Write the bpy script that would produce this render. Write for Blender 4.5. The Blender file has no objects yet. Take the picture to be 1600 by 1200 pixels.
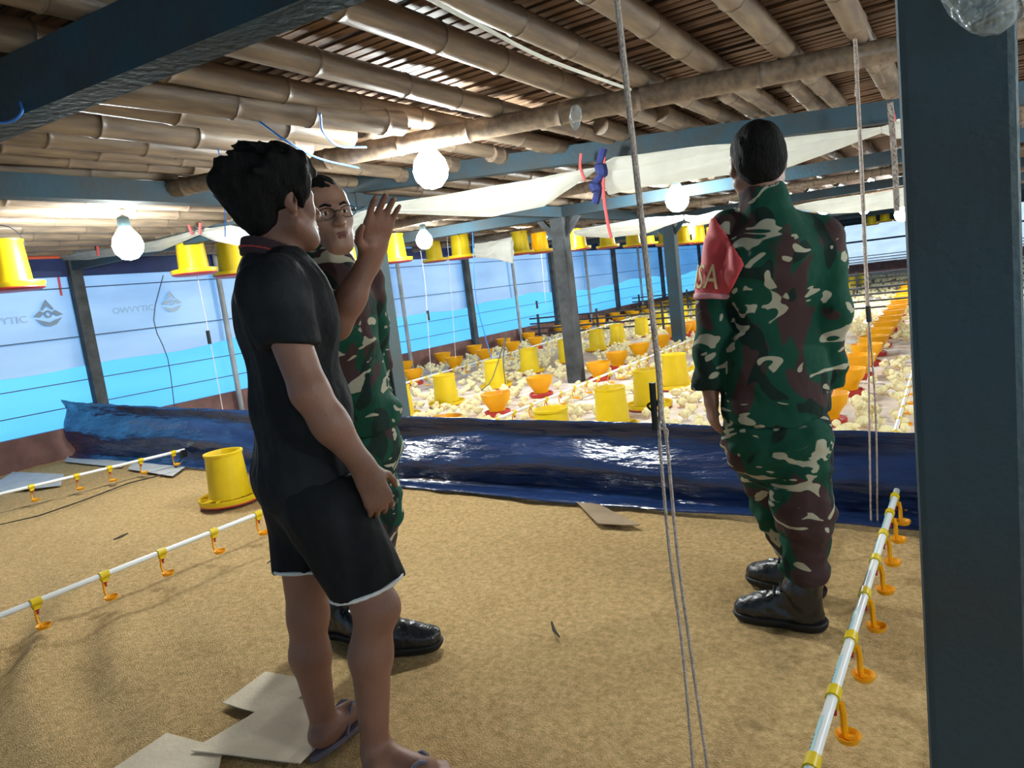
import bpy, math, random
import numpy as np
R_ = random.Random(7)
NP = np.random.RandomState(11)
SC = bpy.context.scene
COL = SC.collection
V = lambda *a: np.array(a, dtype=float)

# ------------------------------------------------------------------ camera
F_PX, ROLL, VPX, VPY, CAM_H = 1100.0, math.radians(7.05), 1497.0, 363.0, 1.29
_c, _s = math.cos(ROLL), math.sin(ROLL)
_u = (VPX - 800) * _c - (VPY - 600) * _s
_v = (VPX - 800) * _s + (VPY - 600) * _c
PITCH = math.atan(-_v / F_PX)
YAW = math.atan(_u / math.hypot(F_PX, _v))
_fh = V(-math.sin(YAW), math.cos(YAW), 0); _rh = V(math.cos(YAW), math.sin(YAW), 0); _Z = V(0, 0, 1)
FW = _fh * math.cos(PITCH) - _Z * math.sin(PITCH)
_dn = -(_fh * math.sin(PITCH) + _Z * math.cos(PITCH))
EX = _c * _rh + _s * _dn
EY = -_s * _rh + _c * _dn
CAM = V(0, 0, CAM_H)
import mathutils
cd = bpy.data.cameras.new('camera'); co = bpy.data.objects.new('camera', cd); COL.objects.link(co)
cd.sensor_fit = 'HORIZONTAL'; cd.sensor_width = 36.0; cd.lens = 36.0 * F_PX / 1600.0
cd.clip_start = 0.05; cd.clip_end = 300
m = mathutils.Matrix.Identity(4)
for i in range(3):
    m[i][0] = EX[i]; m[i][1] = -EY[i]; m[i][2] = -FW[i]; m[i][3] = CAM[i]
co.matrix_world = m
SC.camera = co

# ------------------------------------------------------------------ view, world
SC.view_settings.view_transform = 'Standard'
try: SC.view_settings.look = 'None'
except Exception: pass
SC.view_settings.gamma = 1.0
SC.view_settings.use_curve_mapping = False
SC.view_settings.exposure = 0.9
w = bpy.data.worlds.new('sky'); SC.world = w; w.use_nodes = True
bg = w.node_tree.nodes['Background']
bg.inputs['Color'].default_value = (0.72, 0.88, 1.0, 1); bg.inputs['Strength'].default_value = 1.5
SC.cycles.max_bounces = 8
SC.cycles.sample_clamp_indirect = 4.0
BULB_POWER = 200.0

# ------------------------------------------------------------------ photo measuring helpers (real points in the room)
def ray(x, y): return EX * (x - 800) / F_PX + EY * (y - 600) / F_PX + FW
def on_z(x, y, z=0.0):
    d = ray(x, y); return CAM + d * (z - CAM_H) / d[2]
def on_x(x, y, X):
    d = ray(x, y); return CAM + d * X / d[0]
def on_y(x, y, Y):
    d = ray(x, y); return CAM + d * Y / d[1]
def upright(base):
    b = V(base[0], base[1], 0); L = np.linalg.norm(b); n = b / L
    def at(x, y, off=0.0):
        d = ray(x, y); return CAM + d * (L + off) / (d @ n)
    return at, n, V(n[1], -n[0], 0)
def visible(P, margin=40):
    q = np.asarray(P) - CAM; wv = q @ FW
    if wv < 0.1: return False
    x = 800 + F_PX * (q @ EX) / wv; y = 600 + F_PX * (q @ EY) / wv
    return -margin < x < 1600 + margin and -margin < y < 1200 + margin

# ------------------------------------------------------------------ materials
MATS = {}
def mat(name, col, rough=0.6, var=0.0, scale=8.0, bump=0.0, bscale=40.0, metal=0.0, spec=0.4, stretch=(1, 1, 1), col2=None, coat=0.0, emit=None, trans=0.0):
    if name in MATS: return MATS[name]
    M = bpy.data.materials.new(name); M.use_nodes = True; nt = M.node_tree; N = nt.nodes; L = nt.links
    b = N['Principled BSDF']
    b.inputs['Roughness'].default_value = rough; b.inputs['Metallic'].default_value = metal
    b.inputs['Specular IOR Level'].default_value = spec
    b.inputs['Coat Weight'].default_value = coat
    b.inputs['Base Color'].default_value = (*col, 1)
    tc = N.new('ShaderNodeTexCoord'); mp = N.new('ShaderNodeMapping'); mp.inputs['Scale'].default_value = stretch
    L.new(tc.outputs['Object'], mp.inputs['Vector'])
    if var > 0 or col2:
        n = N.new('ShaderNodeTexNoise'); n.inputs['Scale'].default_value = scale; n.inputs['Detail'].default_value = 5
        L.new(mp.outputs['Vector'], n.inputs['Vector'])
        r = N.new('ShaderNodeValToRGB')
        c2 = col2 or tuple(max(0, c * (1 - var)) for c in col)
        c1 = col if col2 else tuple(min(1, c * (1 + var)) for c in col)
        r.color_ramp.elements[0].position = 0.3 if name == 'rice_husk' else 0.35; r.color_ramp.elements[1].position = 0.65; n.inputs['Roughness'].default_value = 0.75 if name == 'rice_husk' else 0.5
        r.color_ramp.elements[0].color = (*c2, 1); r.color_ramp.elements[1].color = (*c1, 1)
        L.new(n.outputs['Fac'], r.inputs['Fac']); L.new(r.outputs['Color'], b.inputs['Base Color'])
    if bump > 0:
        n2 = N.new('ShaderNodeTexNoise'); n2.inputs['Scale'].default_value = bscale; n2.inputs['Detail'].default_value = 4
        L.new(mp.outputs['Vector'], n2.inputs['Vector'])
        bp = N.new('ShaderNodeBump'); bp.inputs['Strength'].default_value = bump; bp.inputs['Distance'].default_value = 0.02
        L.new(n2.outputs['Fac'], bp.inputs['Height']); L.new(bp.outputs['Normal'], b.inputs['Normal'])
    if emit:
        b.inputs['Emission Color'].default_value = (*emit[0], 1); b.inputs['Emission Strength'].default_value = emit[1]
    if trans > 0:
        out = N['Material Output']; t = N.new('ShaderNodeBsdfTranslucent'); mx = N.new('ShaderNodeMixShader')
        t.inputs['Color'].default_value = (*col, 1)
        for l in list(L):
            if l.to_socket == b.inputs['Base Color']: L.new(l.from_socket, t.inputs['Color'])
        mx.inputs[0].default_value = trans
        L.new(b.outputs[0], mx.inputs[1]); L.new(t.outputs[0], mx.inputs[2]); L.new(mx.outputs[0], out.inputs['Surface'])
    MATS[name] = M
    return M

def camo_mat(name):
    M = bpy.data.materials.new(name); M.use_nodes = True; nt = M.node_tree; N = nt.nodes; L = nt.links
    b = N['Principled BSDF']; b.inputs['Roughness'].default_value = 0.85; b.inputs['Specular IOR Level'].default_value = 0.15
    tc = N.new('ShaderNodeTexCoord')
    def layer(prev, colr, scale, lo, seed, stretch, dist):
        mp = N.new('ShaderNodeMapping'); mp.inputs['Scale'].default_value = stretch; mp.inputs['Location'].default_value = (seed, seed * 1.7, seed * .6)
        mp.inputs['Rotation'].default_value = (0.35, 0.5, seed)
        n = N.new('ShaderNodeTexNoise'); n.inputs['Scale'].default_value = scale; n.inputs['Detail'].default_value = 1.2
        n.inputs['Distortion'].default_value = dist
        r = N.new('ShaderNodeValToRGB'); r.color_ramp.elements[0].position = lo; r.color_ramp.elements[1].position = lo + 0.012
        mx = N.new('ShaderNodeMix'); mx.data_type = 'RGBA'
        L.new(tc.outputs['Object'], mp.inputs['Vector']); L.new(mp.outputs['Vector'], n.inputs['Vector']); L.new(n.outputs['Fac'], r.inputs['Fac'])
        L.new(r.outputs['Color'], mx.inputs['Factor'])
        if isinstance(prev, tuple): mx.inputs['A'].default_value = (*prev, 1)
        else: L.new(prev, mx.inputs['A'])
        mx.inputs['B'].default_value = (*colr, 1)
        return mx.outputs['Result']
    o = layer((0.009, 0.060, 0.038), (0.055, 0.031, 0.031), 5.6, 0.535, 3.1, (1, 1, 0.8), 0.8)
    o = layer(o, (0.011, 0.025, 0.021), 6.4, 0.59, 9.4, (1, 1, .7), 1.0)
    o = layer(o, (0.38, 0.36, 0.27), 7.6, 0.592, 5.7, (0.8, 0.8, 1.4), 2.0)
    L.new(o, b.inputs['Base Color'])
    n2 = N.new('ShaderNodeTexNoise'); n2.inputs['Scale'].default_value = 14
    bp = N.new('ShaderNodeBump'); bp.inputs['Strength'].default_value = 0.5; bp.inputs['Distance'].default_value = 0.02
    L.new(tc.outputs['Object'], n2.inputs['Vector']); L.new(n2.outputs['Fac'], bp.inputs['Height']); L.new(bp.outputs['Normal'], b.inputs['Normal'])
    return M

BLUEPAINT = mat('blue_paint', (0.030, 0.066, 0.092), 0.7, 0.45, 4, 0.25, 30, spec=0.2, stretch=(1, 1, 1), col2=(0.042, 0.052, 0.058))
DARKPOST = mat('dark_blue_wood', (0.048, 0.100, 0.130), 0.7, 0.0, 2.0, 0.2, 60, col2=(0.070, 0.080, 0.078))
WALLPOST = mat('wall_post_wood', (0.045, 0.05, 0.055), 0.7, 0.35, 7, 0.2, 40)
GREYPOLE = mat('grey_pole', (0.30, 0.31, 0.32), 0.5, 0.2, 6)
BAMBOO = mat('bamboo', (0.27, 0.20, 0.135), 0.40, 0.0, 5.0, 0.12, 25, stretch=(6, .8, 6), col2=(0.15, 0.112, 0.085))
BAMBOO_N = mat('bamboo_node', (0.15, 0.11, 0.08), 0.6, 0.3, 20)
SLAT = mat('bamboo_slat', (0.26, 0.155, 0.09), 0.6, 0.0, 6.0, 0.15, 30, stretch=(.6, 6, 6), col2=(0.09, 0.05, 0.034))
DARK = mat('sky_block_panel', (0.03, 0.024, 0.02), 0.9, 0.3, 4)
PLINTH = mat('painted_brick', (0.17, 0.085, 0.075), 0.8, 0.2, 5, 0.4, 30)
HUSK = mat('rice_husk', (0.90, 0.63, 0.31), 0.95, 0.0, 42, 1.0, 190, spec=0.05, col2=(0.50, 0.32, 0.135))
PAPER = mat('paper_litter', (0.80, 0.76, 0.74), 0.9, 0.0, 2.6, 0.3, 50, spec=0.1, col2=(0.66, 0.50, 0.40))
WIRE = mat('wire', (0.05, 0.06, 0.08), 0.5)
BLUE_SHEET = mat('blue_curtain', (0.12, 0.47, 0.96), 0.5, 0.0, 1.2, 0.1, 4, stretch=(1, .35, 1.6), col2=(0.15, 0.53, 0.98), trans=0.85)
GREY_SHEET = mat('grey_curtain', (0.72, 0.80, 0.86), 0.5, 0.0, 1.3, 0.2, 5, stretch=(1, .4, 1.8), col2=(0.58, 0.66, 0.74), trans=0.45)
WHITE_SHEET = mat('white_plastic', (0.88, 0.88, 0.83), 0.4, 0.05, 6, 0.3, 14, trans=0.75)
NAVY = mat('navy_band', (0.015, 0.03, 0.12), 0.6, 0.2, 4)
ORANGE = mat('orange_band', (0.75, 0.13, 0.06), 0.6, 0.15, 4)
TARP = mat('blue_tarp', (0.014, 0.037, 0.125), 0.22, 0.0, 4.0, 1.0, 9, spec=0.7, stretch=(.5, 1, 2.4), col2=(0.009, 0.022, 0.075))
YEL = mat('yellow_plastic', (0.83, 0.60, 0.010), 0.38, 0.06, 5, trans=0.12)
YORANGE = mat('yellow_orange_plastic', (0.93, 0.44, 0.004), 0.38, 0.05, 5, trans=0.15)
RED = mat('red_plastic', (0.46, 0.035, 0.03), 0.4, 0.1, 5)
PVC = mat('white_pvc', (0.80, 0.82, 0.82), 0.3)
PVCBLUE = mat('pipe_print', (0.42, 0.70, 0.76), 0.4)
PRINT = mat('pipe_lettering', (0.10, 0.16, 0.20), 0.5)
BLACK = mat('black_plastic', (0.010, 0.011, 0.012), 0.45)
BLACKMETAL = mat('dark_lamp_cap', (0.03, 0.05, 0.055), 0.4)
ROPE = mat('rope', (0.62, 0.52, 0.46), 0.9, 0.2, 60, 0.8, 180)
PINKSTR = mat('pale_string', (0.62, 0.55, 0.55), 0.9)
BLUESTR = mat('blue_string', (0.04, 0.22, 0.72), 0.6)
REDSTR = mat('red_ribbon', (0.62, 0.10, 0.10), 0.7)
NAVYCLOTH = mat('navy_cloth', (0.016, 0.026, 0.12), 0.8, 0.3, 20)
CHICK = mat('chick_down', (0.88, 0.79, 0.48), 0.95, 0.08, 14, 0.12, 60, spec=0.05)
BEAK = mat('chick_beak', (0.75, 0.33, 0.10), 0.5)
CARD = mat('cardboard', (0.74, 0.62, 0.46), 0.9, 0.08, 5, 0.15, 60)
CARDD = mat('brown_cardboard', (0.30, 0.22, 0.14), 0.9, 0.15, 6)
SACK = mat('pale_sack', (0.52, 0.53, 0.53), 0.7, 0.08, 8)
LOGO = mat('faded_print', (0.20, 0.27, 0.36), 0.8)
LOGO2 = mat('very_faded_print', (0.40, 0.50, 0.62), 0.8)
STICK = mat('dark_twig', (0.05, 0.04, 0.03), 0.9)
BULB = mat('lit_bulb', (1, 1, 1), 0.4, emit=((0.93, 1.0, 0.98), BULB_POWER))
SKIN = mat('brown_skin', (0.26, 0.125, 0.085), 0.5, 0.10, 9, 0.08, 120)
SKIN2 = mat('tan_skin', (0.30, 0.165, 0.115), 0.45, 0.08, 9, 0.08, 120)
HAIR = mat('black_hair', (0.008, 0.008, 0.008), 0.75, 0.3, 30, 0.4, 90, spec=0.12, stretch=(2, 2, .6))
BLACKCLOTH = mat('black_cloth', (0.016, 0.019, 0.022), 0.85, 0.2, 14, 0.4, 22, spec=0.2)
BLACKSHORT = mat('black_shorts_cloth', (0.010, 0.012, 0.014), 0.8, 0.2, 14, 0.3, 22, spec=0.2)
COLLARM = mat('collar_cloth', (0.045, 0.025, 0.030), 0.9)
STRIPE = mat('red_stripe', (0.42, 0.05, 0.045), 0.8)
WHITEHEM = mat('white_hem', (0.75, 0.75, 0.74), 0.8)
FLIP = mat('mauve_rubber', (0.17, 0.15, 0.20), 0.7, 0.1, 20)
BOOT = mat('black_leather', (0.011, 0.013, 0.016), 0.28, 0.2, 20, 0.25, 45, spec=0.6)
SOLE = mat('boot_sole', (0.008, 0.008, 0.009), 0.6)
BAND = mat('red_armband', (0.66, 0.075, 0.085), 0.7, 0.06, 10)
BANDEDGE = mat('pink_edging', (0.72, 0.30, 0.36), 0.7)
LETTER = mat('band_lettering', (0.80, 0.62, 0.34), 0.7)
EYEW = mat('eye_white', (0.70, 0.68, 0.64), 0.3)
EYEB = mat('iris', (0.02, 0.012, 0.01), 0.2)
LIP = mat('lip', (0.20, 0.085, 0.07), 0.5)
CAMO = camo_mat('camouflage_cloth')
def clear_plastic():
    M = bpy.data.materials.new('clear_plastic'); M.use_nodes = True; nt = M.node_tree; N = nt.nodes; L = nt.links
    b = N['Principled BSDF']; b.inputs['Roughness'].default_value = 0.15; b.inputs['Base Color'].default_value = (0.62, 0.66, 0.66, 1)
    n2 = N.new('ShaderNodeTexNoise'); n2.inputs['Scale'].default_value = 22; n2.inputs['Distortion'].default_value = 1.5; bp = N.new('ShaderNodeBump'); bp.inputs['Strength'].default_value = 1.0; bp.inputs['Distance'].default_value = .03
    tc = N.new('ShaderNodeTexCoord'); L.new(tc.outputs['Object'], n2.inputs['Vector']); L.new(n2.outputs['Fac'], bp.inputs['Height']); L.new(bp.outputs['Normal'], b.inputs['Normal'])
    t = N.new('ShaderNodeBsdfTransparent'); t.inputs['Color'].default_value = (0.93, 0.95, 0.95, 1)
    mx = N.new('ShaderNodeMixShader'); mx.inputs[0].default_value = 0.68
    L.new(b.outputs[0], mx.inputs[1]); L.new(t.outputs[0], mx.inputs[2]); L.new(mx.outputs[0], N['Material Output'].inputs['Surface'])
    return M
CLEAR = clear_plastic()

# ------------------------------------------------------------------ mesh building
class MB:
    def __init__(s): s.v = []; s.f = []; s.m = []; s.n = 0
    def add(s, verts, faces, mi=0):
        verts = np.asarray(verts, float).reshape(-1, 3)
        b = s.n; s.v.append(verts); s.n += len(verts)
        for f in faces: s.f.append(tuple(i + b for i in f)); s.m.append(mi)
        return s
    def box(s, c, size, rot=0.0, mi=0, M=None):
        hx, hy, hz = [a / 2 for a in size]
        p = np.array([(x, y, z) for x in (-hx, hx) for y in (-hy, hy) for z in (-hz, hz)], float)
        if M is not None: p = p @ np.asarray(M).T
        elif rot:
            a, b = math.cos(rot), math.sin(rot); p = np.stack([p[:, 0] * a - p[:, 1] * b, p[:, 0] * b + p[:, 1] * a, p[:, 2]], 1)
        return s.add(p + V(*c), [(0, 1, 3, 2), (4, 6, 7, 5), (0, 4, 5, 1), (2, 3, 7, 6), (0, 2, 6, 4), (1, 5, 7, 3)], mi)
    def beam(s, a, b, wd, ht, mi=0):
        a = V(*a); b = V(*b); d = (b - a); Lh = np.linalg.norm(d); d /= Lh
        sd = np.cross(d, V(0, 0, 1)); sd = sd / (np.linalg.norm(sd) + 1e-9) if np.linalg.norm(sd) > 1e-6 else V(1, 0, 0)
        up = np.cross(sd, d)
        return s.box((a + b) / 2, (Lh, wd, ht), M=np.stack([d, sd, up], 1), mi=mi)
    def tube(s, pts, r, n=8, mi=0, caps=True):
        pts = np.asarray(pts, float); k = len(pts)
        rr = np.full(k, r, float) if np.isscalar(r) else np.asarray(r, float)
        tg = np.gradient(pts, axis=0); tg /= np.linalg.norm(tg, axis=1)[:, None] + 1e-12
        ref = V(0, 0, 1) if abs(tg[0][2]) < .9 else V(1, 0, 0)
        vs = []; x = np.cross(ref, tg[0]); x /= np.linalg.norm(x)
        for i in range(k):
            x = x - tg[i] * (x @ tg[i]); x /= np.linalg.norm(x) + 1e-12; y = np.cross(tg[i], x)
            a = np.arange(n) * 2 * math.pi / n
            vs.append(pts[i] + rr[i] * (np.cos(a)[:, None] * x + np.sin(a)[:, None] * y))
        fs = [(i * n + j, i * n + (j + 1) % n, (i + 1) * n + (j + 1) % n, (i + 1) * n + j) for i in range(k - 1) for j in range(n)]
        if caps: fs += [tuple(range(n - 1, -1, -1)), tuple(range((k - 1) * n, k * n))]
        return s.add(np.concatenate(vs), fs, mi)
    def lathe(s, prof, n=20, c=(0, 0, 0), mi=0, M=None, mis=None):
        a = np.arange(n) * 2 * math.pi / n
        vs = np.concatenate([np.stack([r * np.cos(a), r * np.sin(a), np.full(n, z)], 1) for r, z in prof])
        if M is not None: vs = vs @ np.asarray(M).T
        k = len(prof); base = s.n
        s.add(vs + V(*c), [], mi)
        for i in range(k - 1):
            for j in range(n):
                s.f.append((base + i * n + j, base + i * n + (j + 1) % n, base + (i + 1) * n + (j + 1) % n, base + (i + 1) * n + j))
                s.m.append(mis[i] if mis else mi)
        return s
    def ell(s, c, r, n=10, k=6, mi=0, M=None):
        prof = [(max(1e-4, math.sin(math.pi * i / k)), -math.cos(math.pi * i / k)) for i in range(k + 1)]
        a = np.arange(n) * 2 * math.pi / n
        vs = np.concatenate([np.stack([q * np.cos(a), q * np.sin(a), np.full(n, z)], 1) for q, z in prof]) * np.asarray(r, float)
        if M is not None: vs = vs @ np.asarray(M).T
        return s.add(vs + V(*c), [(i * n + j, i * n + (j + 1) % n, (i + 1) * n + (j + 1) % n, (i + 1) * n + j) for i in range(k) for j in range(n)], mi)
    def grid(s, P, mi=0):
        P = np.asarray(P, float); a, b = P.shape[:2]
        return s.add(P.reshape(-1, 3), [(i * b + j, i * b + j + 1, (i + 1) * b + j + 1, (i + 1) * b + j) for i in range(a - 1) for j in range(b - 1)], mi)
    def mesh(s, name, mats, smooth=True):
        me = bpy.data.meshes.new(name)
        me.from_pydata(np.concatenate(s.v).tolist(), [], s.f); me.update()
        for q in (mats if isinstance(mats, (list, tuple)) else [mats]): me.materials.append(q)
        me.polygons.foreach_set('material_index', s.m)
        if smooth:
            me.polygons.foreach_set('use_smooth', [True] * len(me.polygons))
            try: me.set_sharp_from_angle(angle=math.radians(40))
            except Exception: pass
        return me
    def build(s, name, mats, parent=None, smooth=True, loc=None):
        if loc is not None: s.v = [q - V(*loc) for q in s.v]
        elif parent is not None:
            pl = world_loc(parent); s.v = [q - pl for q in s.v]; loc = (0, 0, 0)
        o = link(name, s.mesh(name, mats, smooth), parent, loc or (0, 0, 0))
        return o
def world_loc(o):
    p = V(*o.location)
    while o.parent: o = o.parent; p = p + V(*o.location)
    return p
def link(name, data, parent=None, loc=(0, 0, 0)):
    o = bpy.data.objects.new(name, data); COL.objects.link(o); o.location = tuple(loc)
    if parent is not None: o.parent = parent
    return o
def tag(o, label=None, cat=None, group=None, kind=None):
    if label: o['label'] = label
    if cat: o['category'] = cat
    if group: o['group'] = group
    if kind: o['kind'] = kind
    return o
def empty(name, loc=(0, 0, 0), rz=0.0):
    o = bpy.data.objects.new(name, None); COL.objects.link(o); o.location = tuple(loc); o.rotation_euler = (0, 0, rz); o.empty_display_size = .1
    return o
def copy_tree(o, parent=None):
    c = o.copy(); COL.objects.link(c)
    if parent is not None: c.parent = parent
    for ch in o.children: copy_tree(ch, c)
    return c
ORD = ['first', 'second', 'third', 'fourth', 'fifth', 'sixth', 'seventh', 'eighth', 'ninth', 'tenth', 'eleventh', 'twelfth', 'thirteenth', 'fourteenth', 'fifteenth', 'sixteenth', 'seventeenth', 'eighteenth', 'nineteenth', 'twentieth', 'twenty-first', 'twenty-second', 'twenty-third', 'twenty-fourth']
def noise2(x, y, seed=0):
    r = np.random.RandomState(seed); o = 0
    for k in range(9):
        fx, fy = r.uniform(-1, 1, 2) * (1.6 ** (k * .6)); ph = r.uniform(0, 6.28); o = o + np.sin(x * fx + y * fy + ph) / (1 + .5 * k)
    return o / 3

# ------------------------------------------------------------------ the room
WX, XR, Y0, Y1 = -8.6, 4.6, -2.6, 36.0
# near floor: raked rice husk
def husk_z(X, Y):
    z = 0.015 * noise2(X * 3, Y * 3, 1) + 0.009 * noise2(X * 9, Y * 9, 2) + 0.005 * noise2(X * 26, Y * 26, 4)
    ridge = np.clip((-1.9 - X) / 1.6, 0, 1) * np.clip((1.9 - Y) / .7, 0, 1)
    return z - 0.012 + ridge * 0.028 * np.sin(Y * 17 + X * 8 + 2.2 * noise2(X * 2.5, Y * 2.5, 5))
def axis(lo, hi, flo, fhi, coarse, fine):
    a = [lo]
    while a[-1] < hi: a.append(a[-1] + (fine if flo <= a[-1] <= fhi else coarse))
    a[-1] = hi; return np.array(a)
xs = axis(WX, XR, -7.2, 0.6, 0.12, 0.026); ys = axis(Y0, 3.95, 0.6, 3.6, 0.12, 0.026)
X, Y = np.meshgrid(xs, ys, indexing='ij')
fl = MB().grid(np.stack([X, Y, husk_z(X, Y)], 2)).build('floor', HUSK)
tag(fl, 'tan rice husk litter spread over the empty brooding area', kind='structure')
xs = np.linspace(WX, XR, 120); ys = np.linspace(3.9, Y1, 200)
X, Y = np.meshgrid(xs, ys, indexing='ij')
fl2 = MB().grid(np.stack([X, Y, -0.012 + 0.004 * noise2(X * 5, Y * 5, 9)], 2)).build('floor', PAPER)
tag(fl2, 'pale paper lined floor under the chicks', kind='structure')
gr = MB().box((-12.2, 15, -.3), (6.6, 60, .2)).build('ground', mat('outside_ground', (0.10, 0.14, 0.06), 0.9, 0.3, 3))
tag(gr, 'ground outside beyond the blue curtain', kind='structure')

def sheet(x, ya, yb, z0f, z1, seed, amp=.015, n=160, k=14):
    Ys = np.linspace(ya, yb, n); P = np.zeros((n, k, 3))
    for j in range(k):
        z0 = z0f(Ys); t = j / (k - 1); z = z0 + (z1 - z0) * t
        P[:, j] = np.stack([x + amp * noise2(Ys * 1.5, z * 3, seed), Ys, z], 1)
    return P
wl = empty('wall_left', (WX, 16, 0)); tag(wl, 'low maroon wall with blue plastic curtain, wires and posts', kind='structure')
MB().box((WX - .07, 16.7, .155), (.14, 38.6, .35)).build('plinth', PLINTH, wl)
MB().grid(sheet(WX - .09, Y0, Y1, lambda y: 0 * y + .33, 2.55, 3)).build('blue_curtain', BLUE_SHEET, wl)
MB().grid(sheet(WX - .035, Y0, Y1, lambda y: 1.04 + .05 * np.sin(y * .9 + 1) + .02 * np.sin(y * 3.1), 2.3, 6, .014, 240, 10)).build('grey_curtain', GREY_SHEET, wl)
MB().box((WX + .03, 2.1, 2.31), (.05, 9.2, .15)).build('orange_band', ORANGE, wl)
MB().box((WX + .025, 16.7, 2.13), (.04, 38.6, .2)).build('navy_band', NAVY, wl)
MB().box((WX + .02, 16.7, 2.47), (.1, 38.6, .17)).build('top_beam', BLUEPAINT, wl)
for z in (.56, .84, 1.34, 1.90, 1.08 + .02):
    if z == 1.10: continue
    MB().tube([(WX + .03, Y0, z), (WX + .03, Y1, z)], .006, 5).build('wire', WIRE, wl)
for y in (.45, 4.29, 8.12, 11.95, 15.6, 19.4, 23.3, 27.6, 31.6):
    MB().box((WX + .07, y, 1.2), (.10, .13, 2.5)).build('post', WALLPOST, wl, smooth=False)
for y in (6.14, 9.84, 13.75, 17.5, 21.3):
    MB().tube([(WX + .08, y, 0), (WX + .08, y, 2.4)], .036, 10).build('pole', GREYPOLE, wl)
# faded prints on the grey curtain
def emblem(cy, cz, s, parent, M1):
    b = MB(); x = WX + .012
    def tri(pts): b.add([(x, cy + s * p[0], cz + s * p[1]) for p in pts] + [(x + .003, cy + s * p[0], cz + s * p[1]) for p in pts], [tuple(range(len(pts))), tuple(range(2 * len(pts) - 1, len(pts) - 1, -1))])
    tri([(0, 1.05), (.42, .38), (.30, .30), (0, .62), (-.30, .30), (-.42, .38)])
    tri([(-.48, .30), (-.95, -.05), (-.55, -.14), (-.20, .12)]); tri([(.48, .30), (.95, -.05), (.55, -.14), (.20, .12)])
    tri([(-.85, -.22), (-.42, -.68), (0, -.80), (0, -.52), (-.32, -.40)]); tri([(.85, -.22), (.42, -.68), (0, -.80), (0, -.52), (.32, -.40)])
    ring = [(.26 * math.cos(t), .05 + .26 * math.sin(t)) for t in np.linspace(0, 6.28, 14)[:-1]]
    rin = [(.14 * math.cos(t), .05 + .14 * math.sin(t)) for t in np.linspace(0, 6.28, 14)[:-1]]
    for i in range(13):
        j = (i + 1) % 13; tri([ring[i], ring[j], rin[j], rin[i]])
    b.build('emblem', M1, parent, smooth=False)
emblem(3.95, 1.62, .165, wl, LOGO); emblem(5.44, 1.63, .15, wl, LOGO2); emblem(1.9, 1.62, .16, wl, LOGO)
def flat_text(txt, size, thick=.002):
    cu = bpy.data.curves.new('t', 'FONT'); cu.body = txt; cu.size = size; cu.extrude = thick / 2; cu.resolution_u = 2
    o = bpy.data.objects.new('t', cu); COL.objects.link(o)
    dg = bpy.context.evaluated_depsgraph_get(); me = bpy.data.meshes.new_from_object(o.evaluated_get(dg))
    v = np.zeros(len(me.vertices) * 3); me.vertices.foreach_get('co', v); fs = [tuple(p.vertices) for p in me.polygons]
    bpy.data.objects.remove(o); bpy.data.curves.remove(cu)
    return v.reshape(-1, 3), fs
for y0, M1, tx in ((3.20, LOGO2, 'OWVYTIC'), (4.66, LOGO2, 'OWVYTIC')):
    tv, tf = flat_text(tx, .13)
    wd = tv[:, 0].max() - tv[:, 0].min(); k = .52 / wd
    MB().add(np.stack([np.full(len(tv), WX + .014) + tv[:, 2], y0 + tv[:, 0] * k, 1.56 + tv[:, 1] * .8], 1), tf).build('faded_lettering', M1, wl, smooth=False)

wr = empty('wall_right', (XR, 16, 0)); tag(wr, 'low maroon wall with plastic curtain behind the near dark post', kind='structure')
MB().box((XR + .07, 16.7, .155), (.14, 38.6, .35)).build('plinth', PLINTH, wr)
MB().grid(sheet(XR + .05, Y0, Y1, lambda y: 0 * y + .33, 2.55, 8)).build('grey_curtain', GREY_SHEET, wr)
for y in (.45, 4.29, 8.12, 11.95, 15.6, 19.4):
    MB().box((XR - .07, y, 1.2), (.10, .13, 2.5)).build('post', WALLPOST, wr, smooth=False)
we = empty('wall_end', (-2, Y1, 0)); tag(we, 'far end wall hung with wrinkled grey plastic sheeting', kind='structure')
MB().box((-2, Y1 + .1, .2), (13.4, .15, .45)).build('plinth', PLINTH, we)
Xs = np.linspace(WX, XR, 120); P = np.zeros((120, 10, 3))
for j in range(10):
    z = .4 + j * .24; P[:, j] = np.stack([Xs, Y1 + .03 + .03 * noise2(Xs * 2 + z, z * 4, 4), np.full(120, z)], 1)
MB().grid(P).build('grey_curtain', GREY_SHEET, we)
MB().box((-2, Y1 - .03, 1.42), (13.2, .04, .08)).build('navy_band', NAVY, we)
for z in (.5, .62, .74):
    MB().tube([(WX, Y1 - .1, z), (XR, Y1 - .1, z)], .02, 6).build('rail', WALLPOST, we)

wb = empty('wall_back', (-2, Y0, 0)); tag(wb, 'plastic sheet wall of the house behind the viewer', kind='structure')
MB().box((-2, Y0 - .05, 1.2), (13.3, .08, 2.6)).build('sheet', mat('back_sheet', (0.55, 0.64, 0.70), 0.8, 0.1, 3, trans=0.5), wb)
# ceiling: added dark panel against sky light, bamboo slats, joists, purlin, beams
ce = empty('ceiling', (-2, 16, 2.2)); tag(ce, 'bamboo slat ceiling on round bamboo joists and blue beams', kind='structure')
MB().box((-2, 16.7, 2.60), (13.4, 38.8, .04)).build('sky_block_panel', DARK, ce)  # dark panel added above the slats to keep sky light out
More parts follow.
